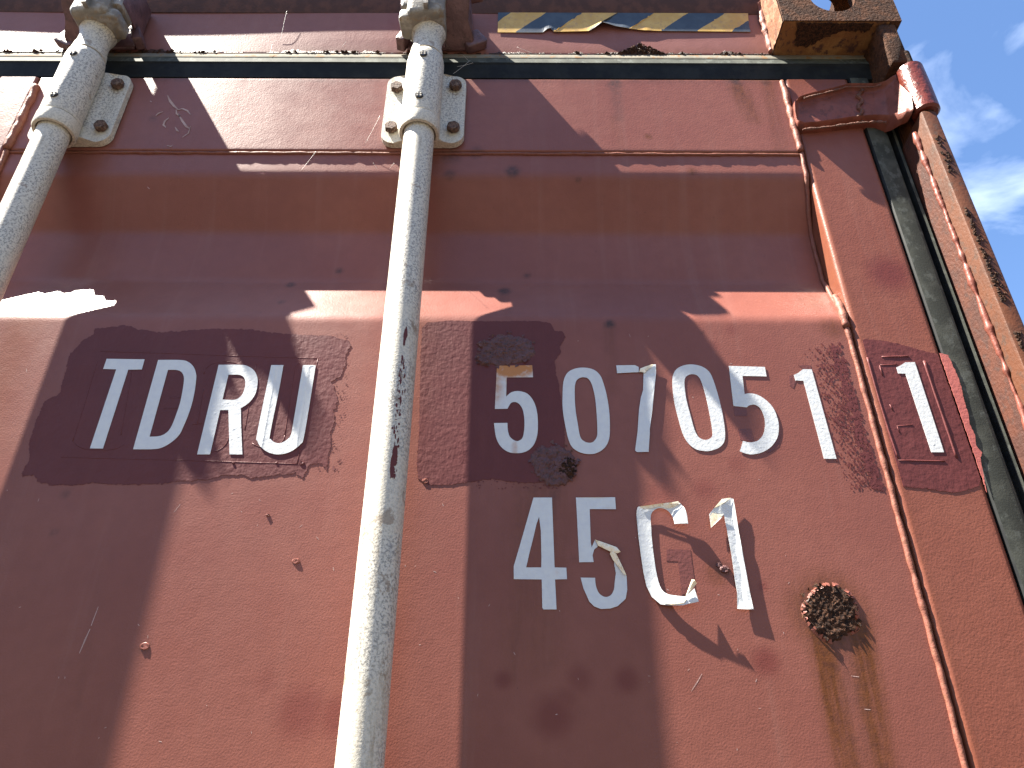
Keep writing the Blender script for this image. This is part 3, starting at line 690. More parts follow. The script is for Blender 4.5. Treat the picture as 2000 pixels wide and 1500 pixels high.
# pale scuffs and stray cobweb threads
random.seed(21)
M['dust'] = simple('pale_scuff', (.42, .30, .27), (.34, .22, .19), .8)
mb = MB()
def stroke(pts, w0, Y):
    q = [W(x, y, Y) for x, y in pts]; L_, R_ = [], []
    for i, p in enumerate(q):
        a, b = q[max(i - 1, 0)], q[min(i + 1, len(q) - 1)]; d = b - a; l = math.hypot(d[0], d[2]) or 1
        w_ = w0 * math.sin(math.pi * (i + .35) / (len(q) - .3)); L_.append((p[0] - d[2] / l * w_, Y, p[2] + d[0] / l * w_)); R_.append((p[0] + d[2] / l * w_, Y, p[2] - d[0] / l * w_))
    n = len(q); mb.add(L_ + R_, [(i, i + 1, n + i + 1, n + i) for i in range(n - 1)])
for pts, w in (([(304, 226), (310, 221), (318, 218)], .0012), ([(330, 230), (322, 236), (319, 244), (324, 249)], .0015), ([(327, 186), (332, 197), (340, 207), (348, 214)], .0018), ([(346, 215), (356, 212), (366, 216), (372, 224)], .0014), ([(348, 222), (356, 236), (364, 247), (371, 252)], .0016), ([(352, 228), (345, 222), (344, 214)], .0013), ([(342, 248), (346, 255), (349, 257)], .0012), ([(372, 246), (368, 260), (356, 268)], .0009), ([(293, 197), (296, 199)], .001), ([(326, 284), (334, 286), (337, 283)], .001)):
    stroke(pts, w, -.0034)
for pts, w in (([(1371, 1316), (1362, 1332), (1350, 1350)], .0006), ([(1478, 1326), (1476, 1332)], .0007), ([(176, 1228), (166, 1250), (155, 1276)], .0010), ([(192, 1185), (178, 1222)], .0007), ([(288, 365), (292, 369)], .0008), ([(1662, 1320), (1678, 1322)], .0006), ([(1688, 1385), (1700, 1386)], .0006), ([(596, 672), (602, 676)], .0006), ([(340, 1000), (352, 985)], .0005)):
    stroke(pts, w * .7, -.00012)
for i in range(70):
    px, py = random.uniform(10, 1600), random.uniform(650, 1480); a = random.uniform(0, 6.28); l = random.uniform(2, 8)
    stroke([(px, py), (px + l * math.cos(a) * .5, py + l * math.sin(a) * .5), (px + l * math.cos(a), py + l * math.sin(a))], random.uniform(.0002, .0004), -.00012)
o = part(mb.build('scuff', M['dust'], smooth=False), door); o['kind'] = 'stuff'
M['thread'] = simple('cobweb_thread', (.62, .60, .56), (.55, .54, .5), .5)
mb = MB()
def thread(a, b, Ya, Yb, r=.00016, sag=.004):
    A, B = Vector(W(a[0], a[1], Ya)), Vector(W(b[0], b[1], Yb))
    mb.tube([A.lerp(B, t / 10) + Vector((0, -sag * .3 * math.sin(math.pi * t / 10), -sag * math.sin(math.pi * t / 10))) for t in range(11)], r, 5)
for a, b, ya, yb, sg in (((742, 226), (713, 281), -.012, -.004, .003), ((617, 296), (588, 333), -.004, -.001, .001), ((770, 318), (762, 328), -.02, -.001, 0), ((729, 318), (737, 330), -.003, -.001, 0), ((885, 144), (918, 118), -.012, -.008, .002), ((893, 130), (925, 122), -.012, -.006, .002), ((905, 108), (925, 128), -.006, -.004, .001), ((560, 22), (548, 80), -.006, -.001, .003), ((668, 92), (676, 80), -.003, -.003, 0), ((527, 106), (532, 86), -.004, -.003, .001), ((1010, 92), (1040, 104), -.003, -.003, 0), ((240, 70), (252, 40), -.03, -.01, .002)):
    thread(a, b, ya, yb, sag=sg)
o = part(mb.build('cobweb', M['thread'], sharp=None)); o['kind'] = 'stuff'

# ------------------------------------------------------------------ crusty rust
def crust(name, px, py, rx, ry, mat, hgt=.003, Y=-.0006, seed=1, n=46, rings=18, hollow=0.0, parent=door):
    c = W(px, py, 0); ax = W(px + rx, py, 0)[0] - c[0]; az = W(px, py - ry, 0)[2] - c[2]
    v = [(c[0], Y - hgt * .5, c[2])]; f = []
    for j in range(1, rings + 1):
        t = j / rings
        for k in range(n):
            a = 2 * math.pi * k / n; q = Vector((math.cos(a) * 1.7 + seed, math.sin(a) * 1.7, seed * 3.1))
            R = t * (1 + .20 * mnoise.noise(q) + .12 * mnoise.noise(q * 4) + (.10 * mnoise.noise(q * 9) if j > rings - 3 else 0))
            x = c[0] + ax * R * math.cos(a); zz = c[2] + az * R * math.sin(a)
            p = Vector((x * 160, zz * 160, seed)); h = .5 + .5 * mnoise.noise(p) + .45 * mnoise.noise(p * 2.6) + .25 * mnoise.noise(p * 6)
            e = min(1, (1 - t) * 4.5)
            hh = hgt * max(h, .05) * (.25 + .75 * e) * (1 - hollow * (1 - t) ** .6)
            if j == rings: hh = -.0004
            v.append((x, Y - hh, zz))
    for k in range(n): f.append((0, 1 + k, 1 + (k + 1) % n))
    for j in range(rings - 1):
        for k in range(n):
            a, b = 1 + j * n + k, 1 + j * n + (k + 1) % n
            f.append((a, a + n, b + n, b))
    mb = MB(); mb.add(v, f)
    # lifted paint chips around the rim
    random.seed(seed)
    for k in range(26 if rx > 14 else 0):
        a = random.uniform(0, 2 * math.pi); R = random.uniform(.93, 1.1)
        x = c[0] + ax * R * math.cos(a); zz = c[2] + az * R * math.sin(a); s = random.uniform(.0012, .0034)
        t = random.uniform(0, 6.28); l = random.uniform(.0006, .0028)
        p = [(x + s * math.cos(t + d) * w_, Y - q, zz + s * math.sin(t + d) * w_) for d, w_, q in ((0, 1, l), (2.0, .9, .0001), (4.2, 1.1, l * .5))]
        mb.add(p, [(0, 1, 2)])
    o = mb.build(name, M[mat], sharp=28); return part(o, parent)
crust('rust_blister', 1621, 1194, 53, 50, 'rust', .0024, seed=4, n=90, rings=30, hollow=.45)['label'] = 'large dark round rust blister low on the door'
random.seed(44); mb = MB(); cb = W(1621, 1194, 0); ab = W(1674, 1194, 0)[0] - cb[0]; az_ = W(1621, 1144, 0)[2] - cb[2]
for k in range(64):                                # curled paint lip round the blister
    a = 2 * math.pi * k / 64 + random.uniform(-.04, .04); s0 = 1.0 + .20 * mnoise.noise(Vector((math.cos(a) * 1.7 + 4, math.sin(a) * 1.7, 12.4)))
    p = []
    if random.random() < (.25 if math.sin(a) > -.2 else .6): continue
    for da, rr, yy_ in ((-.07, 1.10, .0001), (.07, 1.12, .0001), (random.uniform(0, .09), random.uniform(.92, 1.04), random.uniform(.0012, .0028)), (random.uniform(-.09, 0), random.uniform(.92, 1.04), random.uniform(.0012, .003))):
        p.append((cb[0] + ab * s0 * rr * math.cos(a + da), -.0002 - yy_, cb[2] + az_ * s0 * rr * math.sin(a + da)))
    mb.add(p, [(0, 1, 2, 3)])
o = part(mb.build('paint_flake', M['paint'], smooth=False), door); o['kind'] = 'stuff'
crust('rust_crust', 990, 684, 52, 32, 'rust_maroon', .0026, -.0008, seed=8, n=70, rings=20)
crust('rust_crust', 948, 702, 17, 13, 'rust_maroon', .0036, -.0008, seed=9, n=30, rings=8)
crust('rust_crust', 943, 673, 12, 7, 'rust_maroon', .0032, -.0008, seed=10, n=24, rings=6)
crust('rust_crust', 1083, 908, 45, 40, 'rust_maroon', .0026, -.0008, seed=12, n=70, rings=20)
crust('rust_crust', 1108, 915, 15, 18, 'rust', .0030, -.0012, seed=13, n=34, rings=8)
crust('rust_crust', 1415, 1112, 10, 8, 'rust_maroon', .0020, seed=15, n=22, rings=6)
crust('rust_crust', 1404, 1104, 6, 5, 'rust_maroon', .0015, seed=16, n=18, rings=5)
crust('rust_crust', 985, 546, 9, 9, 'rust', .0012, .030, seed=17, n=18, rings=5)
for k, (a, b, r) in enumerate([(578, 1096, 8), (590, 905, 6), (456, 905, 3), (540, 903, 3), (523, 1006, 4), (283, 1262, 10), (830, 940, 7), (120, 605, 10), (655, 612, 8)]):
    if b < 625: continue
    crust('paint_lump', a, b, r, r * .75, 'paint' if b > 930 else 'patch', .0008, seed=20 + k, n=16, rings=5)

# ------------------------------------------------------------------ header, tape, gasket
HX0 = -1.985 + .162
HX1 = WX(1524, 60, -.02)
def header_rust(P, A):
    d = (P[:, 2] - Z_HB)
    nz = np.array([mnoise.noise(Vector((x * 40, 0, 3.3))) + .7 * mnoise.noise(Vector((x * 130, 0, 1))) for x in P[:, 0]])
    A['rust'] = np.maximum(A['rust'], np.clip((.004 + .007 * np.clip(nz, -.5, 1) - d) / .003, 0, .75) * (P[:, 1] < .002))
    A['stain'] = np.maximum(A['stain'], np.clip(1 - d / .02, 0, 1) * .45)
    c = W(1250, 100, 0)
    t = np.maximum(np.abs(P[:, 0] - c[0]) / .034 + (P[:, 2] - Z_HB) / .026, 0)
    A['rust'] = np.maximum(A['rust'], np.clip((1.1 - t) * 2.5, 0, 1))
xs = np.concatenate([np.arange(HX0, -.80, .03), np.arange(-.80, HX1, .004), [HX1]])
zs = np.concatenate([[Z_HB - .02], np.arange(Z_HB, Z_LIP + .006, .003)])
v, f = grid(xs, zs, lambda X, Z: np.where(Z < Z_HB - .001, .004, .0008 * np.sin(X * 9) * np.clip((Z - Z_HB) / .03, 0, 1)))
header = part(np_mesh('header', v, f, M['header'])); weather(header, header_rust)
mb = MB()
lp_ = [(.060, Z_LIP), (-.0008, Z_LIP), (-.0095, Z_LIP + .024), (-.0095, Z_LIP + .034), (.060, Z_LIP + .034)]
mb.add([(HX0, y, zz) for y, zz in lp_] + [(HX1 + .004, y, zz) for y, zz in lp_], [(0, 1, 2, 3, 4), (9, 8, 7, 6, 5)] + [(i, i + 5, (i + 1) % 5 + 5, (i + 1) % 5) for i in range(5)])
part(mb.build('lip', M['cav']), header)  # shade of the down-facing lip put into its colour
random.seed(5)
mb = MB()                                        # flaking scale along the foot of the header
for i in range(170):
    x = random.uniform(-.74, HX1)
    if mnoise.noise(Vector((x * 40, 0, 3.3))) < -.05: continue
    s = random.uniform(.0015, .0045); zc = Z_HB + random.uniform(-.001, .003)
    k = 6; ring = [(x + s * random.uniform(.6, 1.2) * math.cos(6.283 * j / k), -.0004, zc + .7 * s * random.uniform(.6, 1.2) * math.sin(6.283 * j / k)) for j in range(k)]
    mb.add(ring + [(x + random.uniform(-.3, .3) * s, -.0008 - random.uniform(.2, .7) * s, zc + random.uniform(0, .5) * s)], [(j, (j + 1) % k, k) for j in range(k)])
c = W(1252, 100, 0)
for i in range(150):
    u = random.uniform(-1, 1); x = c[0] + u * .032; zc = Z_HB + random.random() * .024 * (1 - abs(u) * .95)
    s = random.uniform(.0014, .0036); k = 6
    ring = [(x + s * random.uniform(.6, 1.2) * math.cos(6.283 * j / k), -.0003, zc + .7 * s * random.uniform(.6, 1.2) * math.sin(6.283 * j / k)) for j in range(k)]
    mb.add(ring + [(x, -.0006 - random.uniform(.2, .9) * s, zc + random.uniform(0, .4) * s)], [(j, (j + 1) % k, k) for j in range(k)])
o = part(mb.build('rust_flake', M['rust'], smooth=False), header); o['kind'] = 'stuff'

# hazard tape
Yt = -.0014
top = lambda x: 19 + (x - 975) * .0012
tape_bot = [(972, 63), (1060, 63.5), (1068, 59), (1075, 57), (1082, 63), (1150, 62), (1162, 58), (1175, 52), (1183, 54), (1200, 55), (1212, 57), (1228, 57), (1260, 60), (1372, 61), (1466, 62)]
tape_top = [(1462, 19), (973, 19)]
out = pxpoly(tape_bot + [(1463, 50), (1461, 30)] + tape_top, (0, 0), 1, Yt)
def bot_y(x): return float(np.interp(x, [p[0] for p in tape_bot], [p[1] for p in tape_bot]))
def tape_lift(x, t):
    l = 0
    for cx, w_, a in ((1178, 22, 6.5), (1072, 9, 2.0), (1215, 14, 2.6), (1262, 8, .8)):
        l += a * math.exp(-((x - cx) / w_) ** 2) * max(0, (t - .55) / .45) ** 2
    return l * .001
cuts = []
for k in range(-1, 5):
    for off in (0, 72):
        xb = 1010.5 + 139.5 * k + off; cuts.append((pxpoly([(xb - 31, 82), (xb + 81.4, 9.5)], (0, 0), 1, Yt)))
def tape_y(P):
    ux, uy = unz(P, (0, 0), 1); return np.array([Yt - tape_lift(a, (b - 19) / max(1, bot_y(a) - 19)) for a, b in zip(ux, uy)])
def tape_mat(c):
    ux, uy = unz(c, (0, 0), 1); return [1 if ((a - 1010.5 + (b - 62) * 1.55) % 139.5) < 72 else 0 for a, b in zip(ux, uy)]
vv, ff, mm = sheet([out], .0035, .0003, tape_y, cuts=cuts, chooser=tape_mat)
tape = mesh_obj('hazard_tape', vv, ff, [M['yellow'], M['navy']], midx=mm)
part(tape); tape['label'] = 'torn yellow and black striped hazard tape on the top rail'

# gasket: profile pulled along x (top) and z (right side)
def extr_x(name, prof, x0, x1, mats, mi, wav=.0005, step=.006):
    xs = np.arange(x0, x1 + step, step); v = []; f = []; m_ = []; n = len(prof)
    for x in xs:
        for y, z in prof:
            w_ = wav * mnoise.noise(Vector((x * 12, z * 40, 1)))
            v.append((x, y + w_, z + w_ * 1.2))
    for i in range(len(xs) - 1):
        for j in range(n - 1):
            a = i * n + j; f.append((a, a + 1, a + n + 1, a + n)); m_.append(mi[j])
    return v, f, m_
WX0_G = -1.91
zg = Z_HB + .001; zl = Z_RAIL_T
H_ = zg - zl
xg1 = WX(1716, 140, 0)
prof = [(.012, zg + .001), (.0010, zg - .001), (-.0026, zg - .20 * H_), (-.0030, zg - .25 * H_), (-.0028, zg - .28 * H_), (-.0064, zg - .50 * H_), (-.0050, zg - .55 * H_), (-.0020, zl + .002), (.006, zl - .001), (.02, zl - .001)]
v, f, m_ = extr_x('gasket', prof, WX0_G, xg1, None, [0, 0, 0, 1, 1, 2, 2, 2, 2])
gasket = part(mesh_obj('gasket', v, f, [M['rubber_dust'], M['rubber_grey'], M['rubber']], midx=m_, smooth=False))
gasket['label'] = 'dusty black rubber seal round the door'
# right side gasket: ribs across x
PX0 = WX(1953, 600, -.053); PX1 = WX(1989, 600, -.053)
xa = XS_R; xb = WX(1893, 600, 0)
wv = xb - xa
pr = [(xa - .001, .012), (xa + .0006, -.0022), (xa + .002, -.0040), (xa + .45 * wv, -.0040), (xa + .52 * wv, -.0030), (xa + .56 * wv, .004), (xa + .66 * wv, .006), (xa + .70 * wv, -.001), (xa + .76 * wv, -.0016), (xa + .82 * wv, .005), (xa + .90 * wv, -.0020), (PX0 - .0004, -.0034), (PX0 + .002, -.0034)]
mi_ = [2, 2, 1, 1, 2, 2, 2, 1, 2, 2, 2, 2]
zs = np.arange(Z_DB, Z_RAIL_T + .006, .008); v = []; f = []; m_ = []; n = len(pr)
for zz in zs:
    for x, y in pr:
        w_ = .0005 * mnoise.noise(Vector((x * 30, zz * 14, 4))); v.append((x + w_, y + w_, zz))
for i in range(len(zs) - 1):
    for j in range(n - 1):
        a = i * n + j; f.append((a, a + n, a + n + 1, a + 1)); m_.append(mi_[j])
sideg = mesh_obj('side_seal', v, [q[::-1] for q in f], [M['rubber_dust'], M['rubber_grey'], M['rubber']], midx=m_, smooth=True)
sideg.data.set_sharp_from_angle(angle=math.radians(25))
part(sideg, gasket)
# pink overspray on the seal beside the check digit
patch('overspray', [(1834,690),(1850,694),(1856,706),(1862,720),(1872,742),(1878,765),(1884,790),(1890,808),(1893,830),(1903,850),(1905,870),(1917,885),(1914,900),(1922,940),(1926,962),(1916,930),(1895,868),(1870,795),(1850,738)], (0, 0), 1, -.0040, 'patch_pink', amp=.0008, seed=6, parent=gasket, lift=.0012, step=.0015)

# ------------------------------------------------------------------ locking bars
YB = -.036; RB = .0190
def locking_bar(x0, s, label, full=True):
    """s = +1: cam lobes point left of the bar, -1: mirrored"""
    X = lambda a: s * a
    zN0 = WZ(84, -.055, 822); zN1 = WZ(43, -.055, 826)
    zSb = WZ(216, -.0555, 812); zEb = WZ(236, -.0575, 812); zSt = WZ(92, -.0555, 822); zEt = WZ(82, -.0540, 822)
    mb = MB(); mb.lathe([(RB, .14), (RB, zEb + .02)], 56)
    bar = mb.build('locking_bar', M['gal_bar'] if 'gal_bar' in M else M['gal'], sharp=40)
    bar.parent = box; bar.location = Vector((x0, YB, 0)) + holder_loc; bar['label'] = label
    def sub(mb, name, mat, sharp=35, smooth=True):
        o = mb.build(name, M[mat], bar, smooth, sharp); return o
    # bearing bracket: barrel with end bushes on a bolted flange
    mb = MB()
    R1 = .0248
    mb.lathe([(R1 - .004, zSb), (R1 - .0005, zSb + .0006), (R1, zSb + .003), (R1, zSt - .012), (R1 - .0012, zSt - .003), (R1 - .003, zSt - .0006), (R1 - .008, zSt)], 56)
    sub(mb, 'bearing_barrel', 'gal')
    mb = MB(); mb.lathe([(RB + .0004, zEb + .006), (RB + .002, zEb), (R1 - .0002, zEb), (R1 + .0009, zEb + .003), (R1 + .0006, zSb - .0014), (R1 - .003, zSb - .0002)], 56); sub(mb, 'bush', 'gal')
    mb = MB(); mb.lathe([(R1 - .003, zSt + .0008), (R1 - .0022, zSt + .0012), (R1 - .0035, zEt + .002), (.018, zEt + .003)], 56); sub(mb, 'bush', 'gal')
    # neck and flared collar
    mb = MB(); mb.lathe([(.0200, zEt), (.0195, zN1 - .022), (.0205, zN1 - .012), (.0232, zN1 - .004), (.0240, zN1), (.0228, zN1 + .001), (.014, zN1 + .0015)], 48); sub(mb, 'collar', 'gal')
    # flange plate
    zf1 = WZ(152, -.010, 820); zf0 = WZ(281, -.012, 820); hw = .0525
    pl = []
    for (cx, cz, a0) in ((hw - .016, zf0 + .018, -90), (hw - .015, zf1 - .016, 0), (-hw + .015, zf1 - .016, 90), (-hw + .016, zf0 + .018, 180)):
        r_ = .016 if cz > (zf0 + zf1) / 2 else .017
        pl += [(cx + r_ * math.cos(math.radians(a0 + t)), cz + r_ * math.sin(math.radians(a0 + t))) for t in np.linspace(0, 90, 8)]
    pl = np.array(pl)
    cz0 = (zf0 + zf1) / 2
    v, f, mi = sheet([pl], .006, .0085, lambda P: np.full(len(P), -.0125 - YB), (0, 0))
    v = np.array(v); f = list(f)
    # dome the front towards the barrel
    for q in range(len(v) // 2):
        t = max(0, 1 - (abs(v[q, 0]) - R1 + .004) / .014); t = min(1, max(0, t))
        v[q, 1] -= .006 * t * t
    mb = MB(); mb.add(v, f); fl = sub(mb, 'flange', 'gal')
    # bolts
    for bx, bz in ((-.0395, WZ(172, -.015, 766)), (.0395, WZ(168, -.015, 880)), (-.0405, WZ(250, -.015, 758)), (.040, WZ(250, -.015, 880))):
        bm = bmesh.new(); bmesh.ops.create_cone(bm, cap_ends=True, segments=6, radius1=.0092, radius2=.0086, depth=.0075)
        bmesh.ops.bevel(bm, geom=[e for e in bm.edges], offset=.0010, segments=2, affect='EDGES')
        bm.transform(Matrix.Translation((bx, -.0170 - YB, bz)) @ Matrix.Rotation(math.radians(90), 4, 'X') @ Matrix.Rotation(random.uniform(0, 1), 4, 'Z'))
        mb = MB(); mb.bm(bm); sub(mb, 'bolt', 'bolt')
    # black plastic grease plugs with a cross slot
    for (px, py) in ((818, 112), (812, 193)):
        zz = WZ(py, -.0558, px); y = -R1 - .0006
        mb = MB()
        for k in range(16):
            a = 2 * math.pi * k / 16
        bm = bmesh.new(); bmesh.ops.create_cone(bm, cap_ends=True, segments=20, radius1=.0052, radius2=.0052, depth=.0030)
        bm.transform(Matrix.Translation((0, y, zz)) @ Matrix.Rotation(math.radians(90), 4, 'X')); mb.bm(bm)
        pg = sub(mb, 'plug', 'plastic')
        # four grey quadrants of the head leave a dark cross between them
        mb2 = MB()
        for qx in (-1, 1):
            for qz in (-1, 1):
                mb2.box(qx * .0020 - .0011, qx * .0020 + .0011, y - .0022, y - .0014, zz + qz * .0019 - .0010, zz + qz * .0019 + .0010)
        for q in range(len(mb2.v)): pass
        b = MB(); b.add(mb2.v, mb2.f); o = b.build('plug_face', M['gal'], bar, False)
    # forged cam above the collar
    def blob(mb, x, y, zz, sx, sy, sz, rot=0, sub_=2, taper=0):
        bm = bmesh.new(); bmesh.ops.create_cube(bm, size=2)
        for q in bm.verts:
            if taper and q.co.x * s < 0: q.co.z *= 1 - taper
        bmesh.ops.bevel(bm, geom=list(bm.edges), offset=.34, segments=3, affect='EDGES', profile=.55)
        for q in bm.verts:
            w_ = 1 + .12 * mnoise.noise(q.co * 1.8 + Vector((x * 99, zz * 77, 0)))
            q.co = Vector((q.co.x * sx, q.co.y * sy, q.co.z * sz)) * w_
        bm.transform(Matrix.Translation((X(x), y - YB, zz)) @ Matrix.Rotation(X(rot), 4, 'Y')); mb.bm(bm)
    zc = zN1
    mb = MB()
    mb.lathe([(.014, zc), (.0145, zc + .075)], 32)
    zz1 = WZ(48, -.055, 800); zz2 = WZ(20, -.055, 800)
    blob(mb, -.016, -.047, zc + .006, .022, .018, .010)
    blob(mb, -.016, -.047, zc + .034, .021, .018, .0120)
    blob(mb, -.001, -.046, zc + .025, .025, .027, .028)
    mb.add([(X(-.003), -.082 - YB, zc + .002), (X(-.003), -.040 - YB, zc + .004), (X(-.003), -.040 - YB, zc + .075), (X(-.003), -.084 - YB, zc + .066), (X(.003), -.082 - YB, zc + .002), (X(.003), -.040 - YB, zc + .004), (X(.010), -.040 - YB, zc + .075), (X(.004), -.084 - YB, zc + .066)],
           [(0, 1, 2, 3), (4, 7, 6, 5), (0, 3, 7, 4), (1, 5, 6, 2), (3, 2, 6, 7), (0, 4, 5, 1)])
    blob(mb, .012, -.046, zc + .046, .012, .013, .016, .5)
    cm = sub(mb, 'cam', 'cam')
    # keeper welded to the header
    kb = MB(); zk0 = Z_HB + .002; zk1 = Z_LIP - .002
    kb.box(min(X(-.034), X(.056)), max(X(-.034), X(.056)), -.0065 - YB, -.0015 - YB, zk0, zk1, .0015)
    kb.box(min(X(-.0385), X(-.0335)), max(X(-.0385), X(-.0335)), -.062 - YB, -.004 - YB, zk0 + .018, zk1 - .004, .0018)
    blob(kb, -.039, -.012, zk0 + .012, .0065, .010, .014, .35)
    # right arm: thick hook with chamfered nose and lip
    xr0, xr1 = .020, .056
    pts = [(-.004, zk0), (-.020, zk0 + .004), (-.038, zk0 + .018), (-.054, zk0 + .028), (-.064, zk0 + .040), (-.066, zk0 + .070), (-.045, zk0 + .080), (-.004, zk0 + .080)]
    n_ = len(pts); vv = [(X(xr0 + (.004 if i in (4, 5) else 0)), y - YB, zz) for i, (y, zz) in enumerate(pts)] + [(X(xr1 + (0.006 if i < 2 else 0)), y - YB, zz) for i, (y, zz) in enumerate(pts)]
    ff = [tuple(range(n_)), tuple(range(n_, 2 * n_))[::-1]] + [(i, i + n_, (i + 1) % n_ + n_, (i + 1) % n_) for i in range(n_)]
    bm = bmesh.new(); bv = [bm.verts.new(q) for q in vv]; [bm.faces.new([bv[i] for i in q]) for q in ff]
    bmesh.ops.recalc_face_normals(bm, faces=bm.faces)
    bmesh.ops.bevel(bm, geom=list(bm.edges), offset=.0022, segments=2, affect='EDGES'); kb.bm(bm)
    blob(kb, .062, -.040, zk0 + .066, .012, .006, .003, -.35)
    blob(kb, .060, -.008, zk0 + .014, .016, .007, .016, -.5)
    ko = kb.build('cam_keeper', M['keeper'], None, True, 35); ko.parent = box; ko.location = Vector((x0, YB, 0)) + holder_loc
    return bar, ko
XC = WX(765, 830, YB); XLb = WX(104, 262, YB)
M['gal_bar'] = M['gal']
bar1, keep1 = locking_bar(XC, 1, 'galvanised locking bar with chipped maroon paint near the middle of the door')
bar2, keep2 = locking_bar(XLb, -1, 'galvanised locking bar at the left edge of the door')
bar1['group'] = bar2['group'] = 'locking bars of the container doors'
# maroon paint chips dragged along the middle bar
mb = MB(); random.seed(3)
def on_bar(px, py):
    d = fwd + RIGHT * ((px - 1000) / F) + UP * ((750 - py) / F); o_ = CAM - np.array([XC, YB, 0])
    a = d[0]**2 + d[1]**2; b = o_[0]*d[0] + o_[1]*d[1]; c_ = o_[0]**2 + o_[1]**2 - (RB + .00025)**2
    disc = b*b - a*c_
    if disc < 0: return None
    t = (-b - math.sqrt(disc)) / a; return o_ + d * t
def chip(px, py, a, b):
    k = random.randint(7, 10); q = []
    for i in range(k):
        t = 2 * math.pi * i / k; r = random.uniform(.55, 1.2); p = on_bar(px + a * r * math.cos(t) - b * r * math.sin(t) * .12, py + b * r * math.sin(t))
        if p is None: return
        q.append(p)
    mb.add(q, [tuple(range(k))])
chip(792, 655, 4.5, 16); chip(790, 665, 3, 12); chip(769, 895, 7, 26); chip(766, 915, 4, 20); chip(771, 880, 5, 14)
for i in range(70):
    t = random.random(); chip(787 - 20 * t + random.gauss(0, 3.5), 690 + 245 * t, random.uniform(.6, 2.4), random.uniform(1.5, 7))
o = mb.build('paint_chip', M['patch'], bar1, False); o['kind'] = 'stuff'

# ------------------------------------------------------------------ corner casting, post, hinge
XC0 = WX(1531, 40, -.053); XC1 = XC0 + .162; CH = .118; CY0 = -.053; CY1 = CY0 + .178; zc0 = Z_CAST
mb = MB()
def plate_hole(u0, u1, w0, w1, hu, hw, hc, place, th):
    """rounded-slot plate; place(u,w,d)->xyz"""
    outl = np.array([(u0, w0), (u1, w0), (u1, w1), (u0, w1)])
    r = min(hu, hw) / 2; lp = []
    for a in np.linspace(0, 2 * math.pi, 40, endpoint=False):
        du, dw = max(0, hu / 2 - r), max(0, hw / 2 - r)
        lp.append((hc[0] + r * math.cos(a) + (du if math.cos(a) > 0 else -du), hc[1] + r * math.sin(a) + (dw if math.sin(a) > 0 else -dw)))
    v, f, mi = sheet([jag(outl, 0, .02), np.array(lp)], 0, th, lambda P: np.zeros(len(P)), (0, 0))
    return [place(q[0], q[2], q[1]) for q in v], f
xm = (XC0 + XC1) / 2
v, f = plate_hole(XC0, XC1, zc0, zc0 + CH, .062, .079, (WX(1630, 10, CY0), zc0 + .060), lambda u, w_, d: (u, CY0 + d, w_), .014); mb.add(v, f, 0)
v, f = plate_hole(CY0 + .0145, CY1, zc0, zc0 + CH, .079, .051, (CY0 + .089, zc0 + .062), lambda u, w_, d: (XC1 - d, u, w_), .014); mb.add(v, f, 0)
v, f = plate_hole(XC0, XC1 - .0145, CY0 + .0145, CY1, .064, .124, (xm - .004, CY0 + .089), lambda u, w_, d: (u, w_, zc0 + CH - d), .022); mb.add(v, f, 0)
mb.box(XC0, XC0 + .0095, CY0 + .0145, CY1, zc0 + .0005, zc0 + CH - .0225, 0, 1)
mb.box(XC0 + .0100, XC1 - .0145, CY0 + .0145, CY1, zc0 + .0005, zc0 + .022, 0, 2)
mb.box(XC0 + .0100, XC1 - .0145, CY1 - .012, CY1 - .001, zc0 + .0225, zc0 + CH - .0225, 0, 2)
cast = part(mb.build('corner_casting', [M['casting'], M['casting_side'], M['casting_under']], smooth=True, sharp=25))
cast['label'] = 'flaking rusty corner casting with an oval hole'
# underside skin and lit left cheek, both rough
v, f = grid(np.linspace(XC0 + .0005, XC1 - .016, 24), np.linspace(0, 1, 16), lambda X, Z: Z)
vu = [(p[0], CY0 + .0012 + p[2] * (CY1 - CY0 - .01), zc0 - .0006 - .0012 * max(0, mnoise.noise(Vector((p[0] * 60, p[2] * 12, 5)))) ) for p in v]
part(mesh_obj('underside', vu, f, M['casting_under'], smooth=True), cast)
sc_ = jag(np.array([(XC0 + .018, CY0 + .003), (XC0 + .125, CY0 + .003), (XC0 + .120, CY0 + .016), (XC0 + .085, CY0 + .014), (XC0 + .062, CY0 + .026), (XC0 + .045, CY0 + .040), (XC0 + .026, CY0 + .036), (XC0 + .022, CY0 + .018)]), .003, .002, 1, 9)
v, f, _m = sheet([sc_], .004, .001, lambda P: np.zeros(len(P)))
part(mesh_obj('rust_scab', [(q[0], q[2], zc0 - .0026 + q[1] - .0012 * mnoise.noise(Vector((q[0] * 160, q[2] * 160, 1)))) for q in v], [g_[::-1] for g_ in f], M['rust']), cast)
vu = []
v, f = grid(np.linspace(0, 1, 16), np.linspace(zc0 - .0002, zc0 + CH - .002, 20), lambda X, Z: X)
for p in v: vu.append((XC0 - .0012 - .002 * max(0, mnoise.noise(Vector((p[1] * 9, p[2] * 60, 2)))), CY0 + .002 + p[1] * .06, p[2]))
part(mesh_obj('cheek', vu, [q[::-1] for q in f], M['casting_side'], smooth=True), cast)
mb = MB()                                         # lumpy weld where the header meets the casting
bead('weld_bead', [(XC0 - .001, -.002, Z_HB + .002), (XC0 - .002, -.003, Z_TOP)], .0055, 'bead', .6, parent=cast)

